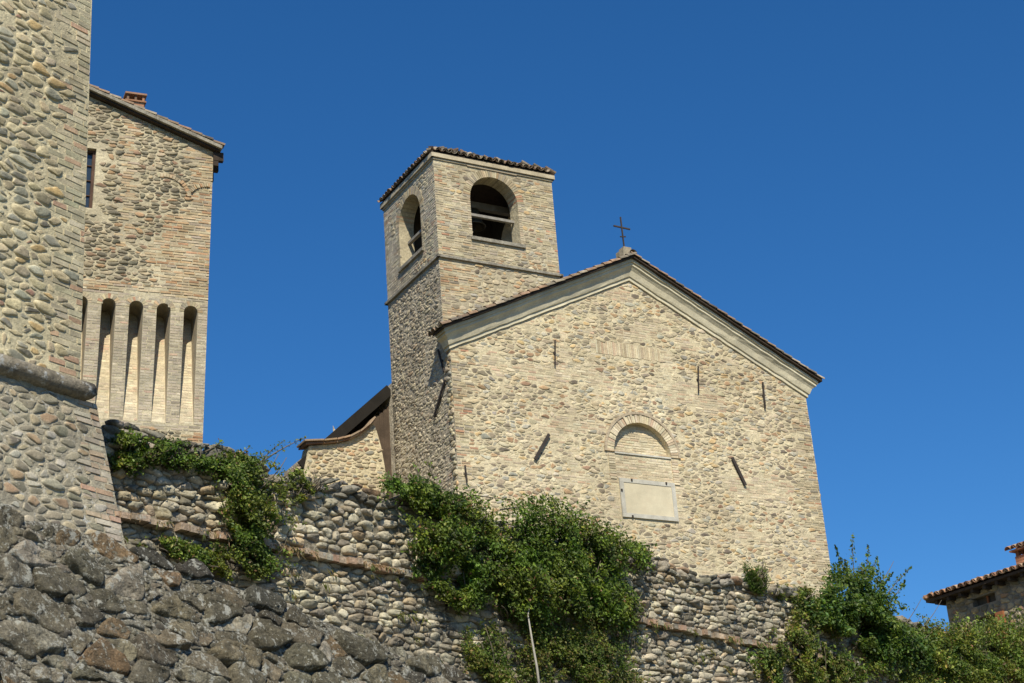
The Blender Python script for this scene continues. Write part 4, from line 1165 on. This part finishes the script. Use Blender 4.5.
# ================================================================== VEGETATION
GR_DARK = [((.075, .115, .016), 5), ((.10, .15, .022), 5), ((.135, .19, .028), 4), ((.17, .24, .04), 2.6), ((.25, .27, .05), .7), ((.05, .07, .014), 3), ((.17, .10, .05), .7)]
GR_MID = [((.09, .13, .022), 5), ((.12, .165, .028), 5), ((.16, .205, .036), 4), ((.22, .25, .05), 2.4), ((.30, .26, .07), 1), ((.055, .075, .016), 2.5), ((.20, .12, .06), .9)]
GR_BLUE = [((.06, .115, .028), 5), ((.085, .145, .034), 5), ((.11, .17, .04), 3.5), ((.16, .21, .045), 1.2), ((.04, .065, .016), 2.5)]
GR_DRY = [((.13, .14, .035), 4), ((.19, .17, .05), 3), ((.09, .12, .025), 4), ((.28, .21, .09), 1.4), ((.16, .10, .06), 1)]
def leaves(mb, C, size, pal, outward, mat=0, up=.35, aspect=.62):
    n = len(C)
    nrm = rng.normal(size=(n, 3)) * .75 + outward * .9 + ZV * (up + .2)
    nrm /= np.linalg.norm(nrm, axis=1)[:, None]
    t = np.cross(nrm, rng.normal(size=(n, 3))); t /= np.linalg.norm(t, axis=1)[:, None] + 1e-9
    b = np.cross(nrm, t)
    s = size * (.5 + 1.1 * rng.random((n, 1)) ** 1.5)
    V = np.stack([C - t * s, C - t * s * .1 + b * s * aspect + nrm * s * .16, C + t * s * 1.1 - nrm * s * .12, C - t * s * .1 - b * s * aspect + nrm * s * .16], 1)
    q = np.array([(0, 3, 2), (0, 2, 1)])
    Fq = (q[None] + (np.arange(n) * 4)[:, None, None]).reshape(-1, 3)
    cc = pick(pal, n, .18)
    a1 = snoise(C, 2.1, 301, 2)[:, None]; a2 = snoise(C, 1.2, 302, 2)[:, None]
    cc = cc * (1 + .38 * a1) * (1 + np.array([.32, .12, .1]) * np.clip(a2, -.6, 1))
    mb.add(V.reshape(-1, 3), Fq, np.repeat(np.clip(cc, .008, .6), 4, 0), mat)
def cloud(face, blobs, n, seed, thr=-.05, freq=1.5):
    """points in a union of ellipsoids (px centre, px radii, depth range) thinned by clumpy noise"""
    out = []; w = np.array([b[2] * b[3] for b in blobs], float); w /= w.sum()
    for b, ww in zip(blobs, w):
        x, y, rx, ry, d0, d1 = b
        k = int(n * ww * 2.4)
        fs_ = face.shift((d0 + d1) / 2); u0, v0 = fs_.px(x, y); ru = abs(face.px(x + rx, y)[0] - face.px(x - rx, y)[0]) / 2; rv = abs(face.px(x, y + ry)[1] - face.px(x, y - ry)[1]) / 2
        d = rng.normal(size=(k, 3)); d /= np.linalg.norm(d, axis=1)[:, None]
        r = rng.random((k, 1)) ** (1 / 2.2) * (1 + .14 * rng.normal(size=(k, 1)))
        q = d * r
        P = face.P(u0 + q[:, 0] * ru, v0 + q[:, 1] * rv, (d0 + d1) / 2 + q[:, 2] * (d1 - d0) / 2)
        keep = snoise(P, freq, seed, 3) + .45 * snoise(P, freq * .45, seed + 50, 1) > thr + .45 * (r[:, 0] - .7)
        out.append(P[keep])
    P = np.concatenate(out)
    if len(P) > n: P = P[rng.permutation(len(P))[:n]]
    return P
def shrub(name, label, cat, face, blobs, n, size, pal, seed, stems=(), group='shrubs growing on the walls', thr=-.05, freq=1.5, sprigs=0, up=.35, aspect=.62):
    b0 = max(blobs, key=lambda b: b[1] + b[3])
    base = face.P(*face.px(b0[0], b0[1] + b0[3]), 0)
    t = thing(name, label, cat, base, group)
    n = int(n * 2.3); size = size * .62; thr = thr + .07; freq = freq * 1.35
    P = cloud(face, blobs, n, seed, thr, freq)
    mb = MB()
    leaves(mb, P, size, pal, face.n, up=up, aspect=aspect)
    st = MB()
    # twigs from the wall to clumps of leaves
    for k in range(26):
        b = blobs[rng.integers(len(blobs))]
        a_ = face.P(*face.px(b[0] + rng.normal() * b[2] * .2, b[1] + b[3] * .8), -.02)
        e_ = face.P(*face.px(b[0] + rng.normal() * b[2] * .45, b[1] - b[3] * (rng.random() * 1.5 - .6)), b[5] * .6)
        mid = (a_ + e_) / 2 + face.n * .12 + rng.normal(size=3) * .06
        tt = np.linspace(0, 1, 6)[:, None]
        st.tube((1 - tt) ** 2 * a_ + 2 * tt * (1 - tt) * mid + tt ** 2 * e_, np.linspace(.016, .005, 6), 5)
    for (a, b, bend, w) in stems:
        a_ = face.PW(*a, w * .3); e_ = face.PW(*b, w); mid = face.PW((a[0] + b[0]) / 2 + bend, (a[1] + b[1]) / 2, w * .8)
        tt = np.linspace(0, 1, 9)[:, None]; cur = (1 - tt) ** 2 * a_ + 2 * tt * (1 - tt) * mid + tt ** 2 * e_
        st.tube(cur, np.linspace(.014, .004, 9), 5)
        L_ = np.linalg.norm(e_ - a_); k = max(8, int(L_ / .014))
        ti = rng.random(k)[:, None] ** .75
        C = (1 - ti) ** 2 * a_ + 2 * ti * (1 - ti) * mid + ti ** 2 * e_ + rng.normal(size=(k, 3)) * (.085 * (1.05 - ti))
        leaves(mb, C, size * .95, pal, face.n, up=up, aspect=aspect)
    mb.build('foliage', [M['leaf']], t)
    st.build('stems', [M['bark']], t)
    return t

# blobs: x, y, rx, ry (in the wall's plane), near and far depth out of the wall
shrub('ivy_clump', 'dark ivy trailing over the wall top below the machicolated house', 'ivy', rw,
      [(140, 448, 30, 16, -.1, .35), (178, 456, 28, 14, -.15, .3), (212, 466, 24, 12, -.2, .25), (128, 462, 16, 14, 0, .25)], 3600, .038, GR_DARK, 1, thr=-.12, freq=2.2,
      stems=[((205, 452), (222, 440), 4, .1), ((214, 455), (243, 452), 0, .1)])
shrub('bramble_bush', 'bright green bramble hanging down the left part of the retaining wall', 'bush', rw,
      [(250, 480, 34, 26, -.05, .5), (258, 512, 34, 32, 0, .5), (240, 540, 26, 24, 0, .35), (262, 555, 28, 26, 0, .3), (222, 560, 24, 18, 0, .3), (175, 548, 34, 10, 0, .15), (236, 466, 22, 12, -.1, .3)], 9500, .036, GR_MID, 2, thr=-.16, freq=2.,
      stems=[((262, 462), (306, 437), -6, .15), ((256, 470), (285, 440), -8, .1), ((235, 460), (250, 446), 0, .1)])
shrub('small_tuft_bush', 'small olive bush on the wall top left of the lean-to', 'bush', rw,
      [(308, 484, 18, 14, -.1, .25), (296, 492, 12, 10, 0, .2)], 1200, .034, GR_MID, 3, thr=-.2)
shrub('ivy_bush', 'large dark ivy bush at the foot of the bell tower', 'bush', rw,
      [(415, 500, 32, 24, -.2, .5), (402, 490, 20, 16, -.1, .4), (455, 512, 36, 26, -.2, .6), (440, 540, 36, 24, 0, .55), (478, 560, 30, 36, 0, .5), (462, 590, 26, 20, 0, .35), (494, 540, 26, 22, 0, .4), (430, 575, 18, 14, 0, .25)], 11500, .042, GR_DARK, 4, thr=-.26, freq=1.4,
      stems=[((435, 480), (428, 458), -3, 0.), ((420, 480), (412, 462), 2, 0.), ((470, 495), (512, 500), 0, .2), ((500, 510), (530, 505), 0, .2)])
shrub('broad_bush', 'biggest round bush covering the middle of the retaining wall', 'bush', rw,
      [(550, 528, 44, 28, -.3, .8), (590, 550, 44, 30, -.2, .8), (540, 570, 46, 36, 0, .8), (585, 590, 46, 34, 0, .7), (620, 555, 30, 18, -.2, .5), (520, 600, 34, 28, 0, .5), (615, 600, 24, 26, 0, .4), (500, 570, 24, 30, 0, .4), (640, 552, 14, 9, -.1, .2)], 19000, .044, GR_DARK, 5, thr=-.12, freq=1.2,
      stems=[((560, 510), (548, 494), 0, .1), ((575, 515), (590, 500), 0, .1), ((620, 545), (656, 545), 0, .1), ((540, 512), (527, 497), 0, .1)])
shrub('hanging_scrub', 'yellowish scrub hanging at the bottom centre below the broad bush', 'bush', rw,
      [(575, 645, 56, 36, 0, .35), (600, 674, 50, 30, 0, .35), (545, 645, 30, 40, 0, .3), (486, 655, 24, 34, 0, .2), (625, 625, 18, 34, 0, .2), (510, 680, 40, 20, 0, .25), (600, 610, 40, 24, 0, .35)], 12500, .036, GR_DRY + GR_MID[:3], 6, thr=-.16, freq=2.)
shrub('grass_tussock', 'small dark green tuft growing on the wall below the church front', 'plant', rw,
      [(756, 573, 11, 14, -.05, .3), (757, 582, 9, 12, 0, .25)], 1300, .05, GR_DARK, 7, thr=-.2, aspect=.22)
shrub('elder_bush', 'tall bush with rising shoots beside the right corner of the church', 'bush', rw,
      [(858, 588, 26, 26, -.2, .6), (868, 610, 42, 26, -.1, .8), (890, 632, 40, 32, 0, .8), (850, 630, 34, 26, 0, .5), (905, 650, 26, 22, 0, .5), (838, 602, 16, 14, 0, .3)], 11500, .058, GR_BLUE + GR_DARK[:3], 8, thr=-.1, freq=1.1,
      stems=[((856, 590), (853, 533), -3, .2), ((852, 585), (835, 545), -2, .2), ((862, 585), (868, 545), 4, .2), ((866, 585), (878, 556), 0, .1), ((884, 600), (912, 566), -4, .2), ((888, 605), (905, 580), 2, .2), ((850, 585), (845, 560), 0, .3), ((875, 595), (893, 572), 0, .2)])
shrub('scrub_bush', 'low mixed scrub at the bottom right corner below the tiled house', 'bush', rw,
      [(960, 640, 34, 22, -.2, .6), (1000, 642, 34, 26, -.2, .6), (965, 668, 50, 24, 0, .6), (1015, 672, 34, 24, 0, .6), (935, 650, 22, 30, 0, .5), (1040, 645, 30, 36, -.2, .6), (900, 676, 40, 18, 0, .5)], 13500, .052, GR_MID, 9, thr=-.2, freq=1.1,
      stems=[((950, 630), (958, 612), 0, .1), ((985, 630), (975, 614), 0, .1), ((1005, 630), (1012, 612), 0, .1)])
shrub('trailing_bramble', 'trailing bramble over the wall left of the elder bush', 'bush', rw,
      [(805, 652, 34, 28, 0, .35), (835, 668, 40, 24, 0, .4), (775, 668, 26, 18, 0, .25), (800, 598, 24, 13, -.1, .2), (818, 622, 26, 18, 0, .3)], 6500, .05, GR_MID + GR_DRY[:2], 10, thr=.0, freq=1.7)

# bleached dead stem in front of the scrub
mb = MB()
p = [rw.PW(x, y, w) for (x, y, w) in ((541, 700, .45), (537, 668, .45), (532, 640, .45), (528, 615, .42), (531, 596, .40))]
mb.tube(p, [.024, .021, .017, .011, .006], 7)
tag(mb.build('dead_branch', [M['deadwood']]), 'bleached bare branch standing in the scrub at bottom centre', 'branch')

# dry grass hanging from the ledge and out of the joints
mb = MB()
def tufts(us_, v, w, n, ln, pal):
    C = []; T = []
    for u in us_:
        k = rng.integers(max(1, n // 2), n + 1)
        for _ in range(k):
            a = rw.P(u + rng.normal() * .04, v + rng.normal() * .015, w + rng.random() * .04)
            dirn = rw.n * (.25 + .4 * rng.random()) + rw.U * rng.normal() * .3 - ZV * (1.0 * rng.random() + .1)
            C.append(a); T.append(a + dirn * ln * (.4 + .8 * rng.random()))
    C = np.array(C); T = np.array(T); sd_ = np.cross(T - C, rw.n); sd_ /= np.linalg.norm(sd_, axis=1)[:, None] + 1e-9
    m_ = (C + T) / 2 + rw.n * .02
    V = np.stack([C - sd_ * .004, C + sd_ * .004, m_ + sd_ * .0035, T, m_ - sd_ * .0035], 1)
    q = np.array([(0, 1, 2, 3, 4)])
    mb.add(V.reshape(-1, 3), (q[None] + (np.arange(len(C)) * 5)[:, None, None]).reshape(-1, 5), np.repeat(pick(pal, len(C), .15), 5, 0))
STR = [((.42, .30, .19), 4), ((.36, .24, .14), 3), ((.46, .36, .24), 3), ((.20, .2, .08), 1)]
def clumpy(a, b, n, seed, th=.0):
    q = rng.uniform(a, b, n); return q[snoise(np.stack([q, q * 0, q * 0], 1), .9, seed, 2) > th]
tufts(clumpy(.5, 5.8, 170, 3, .0), LV - .02, .05, 6, .09, STR)
tufts(clumpy(.5, 5.8, 50, 8, .15), LV - .02, .05, 6, .17, STR + [((.12, .15, .05), 6)])
tufts(clumpy(11.5, 18.5, 260, 5, -.05), LV - .02, .04, 7, .14, [((.20, .22, .08), 4), ((.12, .15, .05), 4)] + STR[:2])
for _ in range(90):
    tufts([rng.uniform(0, 19)], rng.uniform(-2.6, -1.3), .02, 8, .15, GR_DRY)
tag(mb.build('wall_grass', [M['straw']]), 'dry grass and weeds hanging from the ledge and joints', 'grass', kind='stuff')
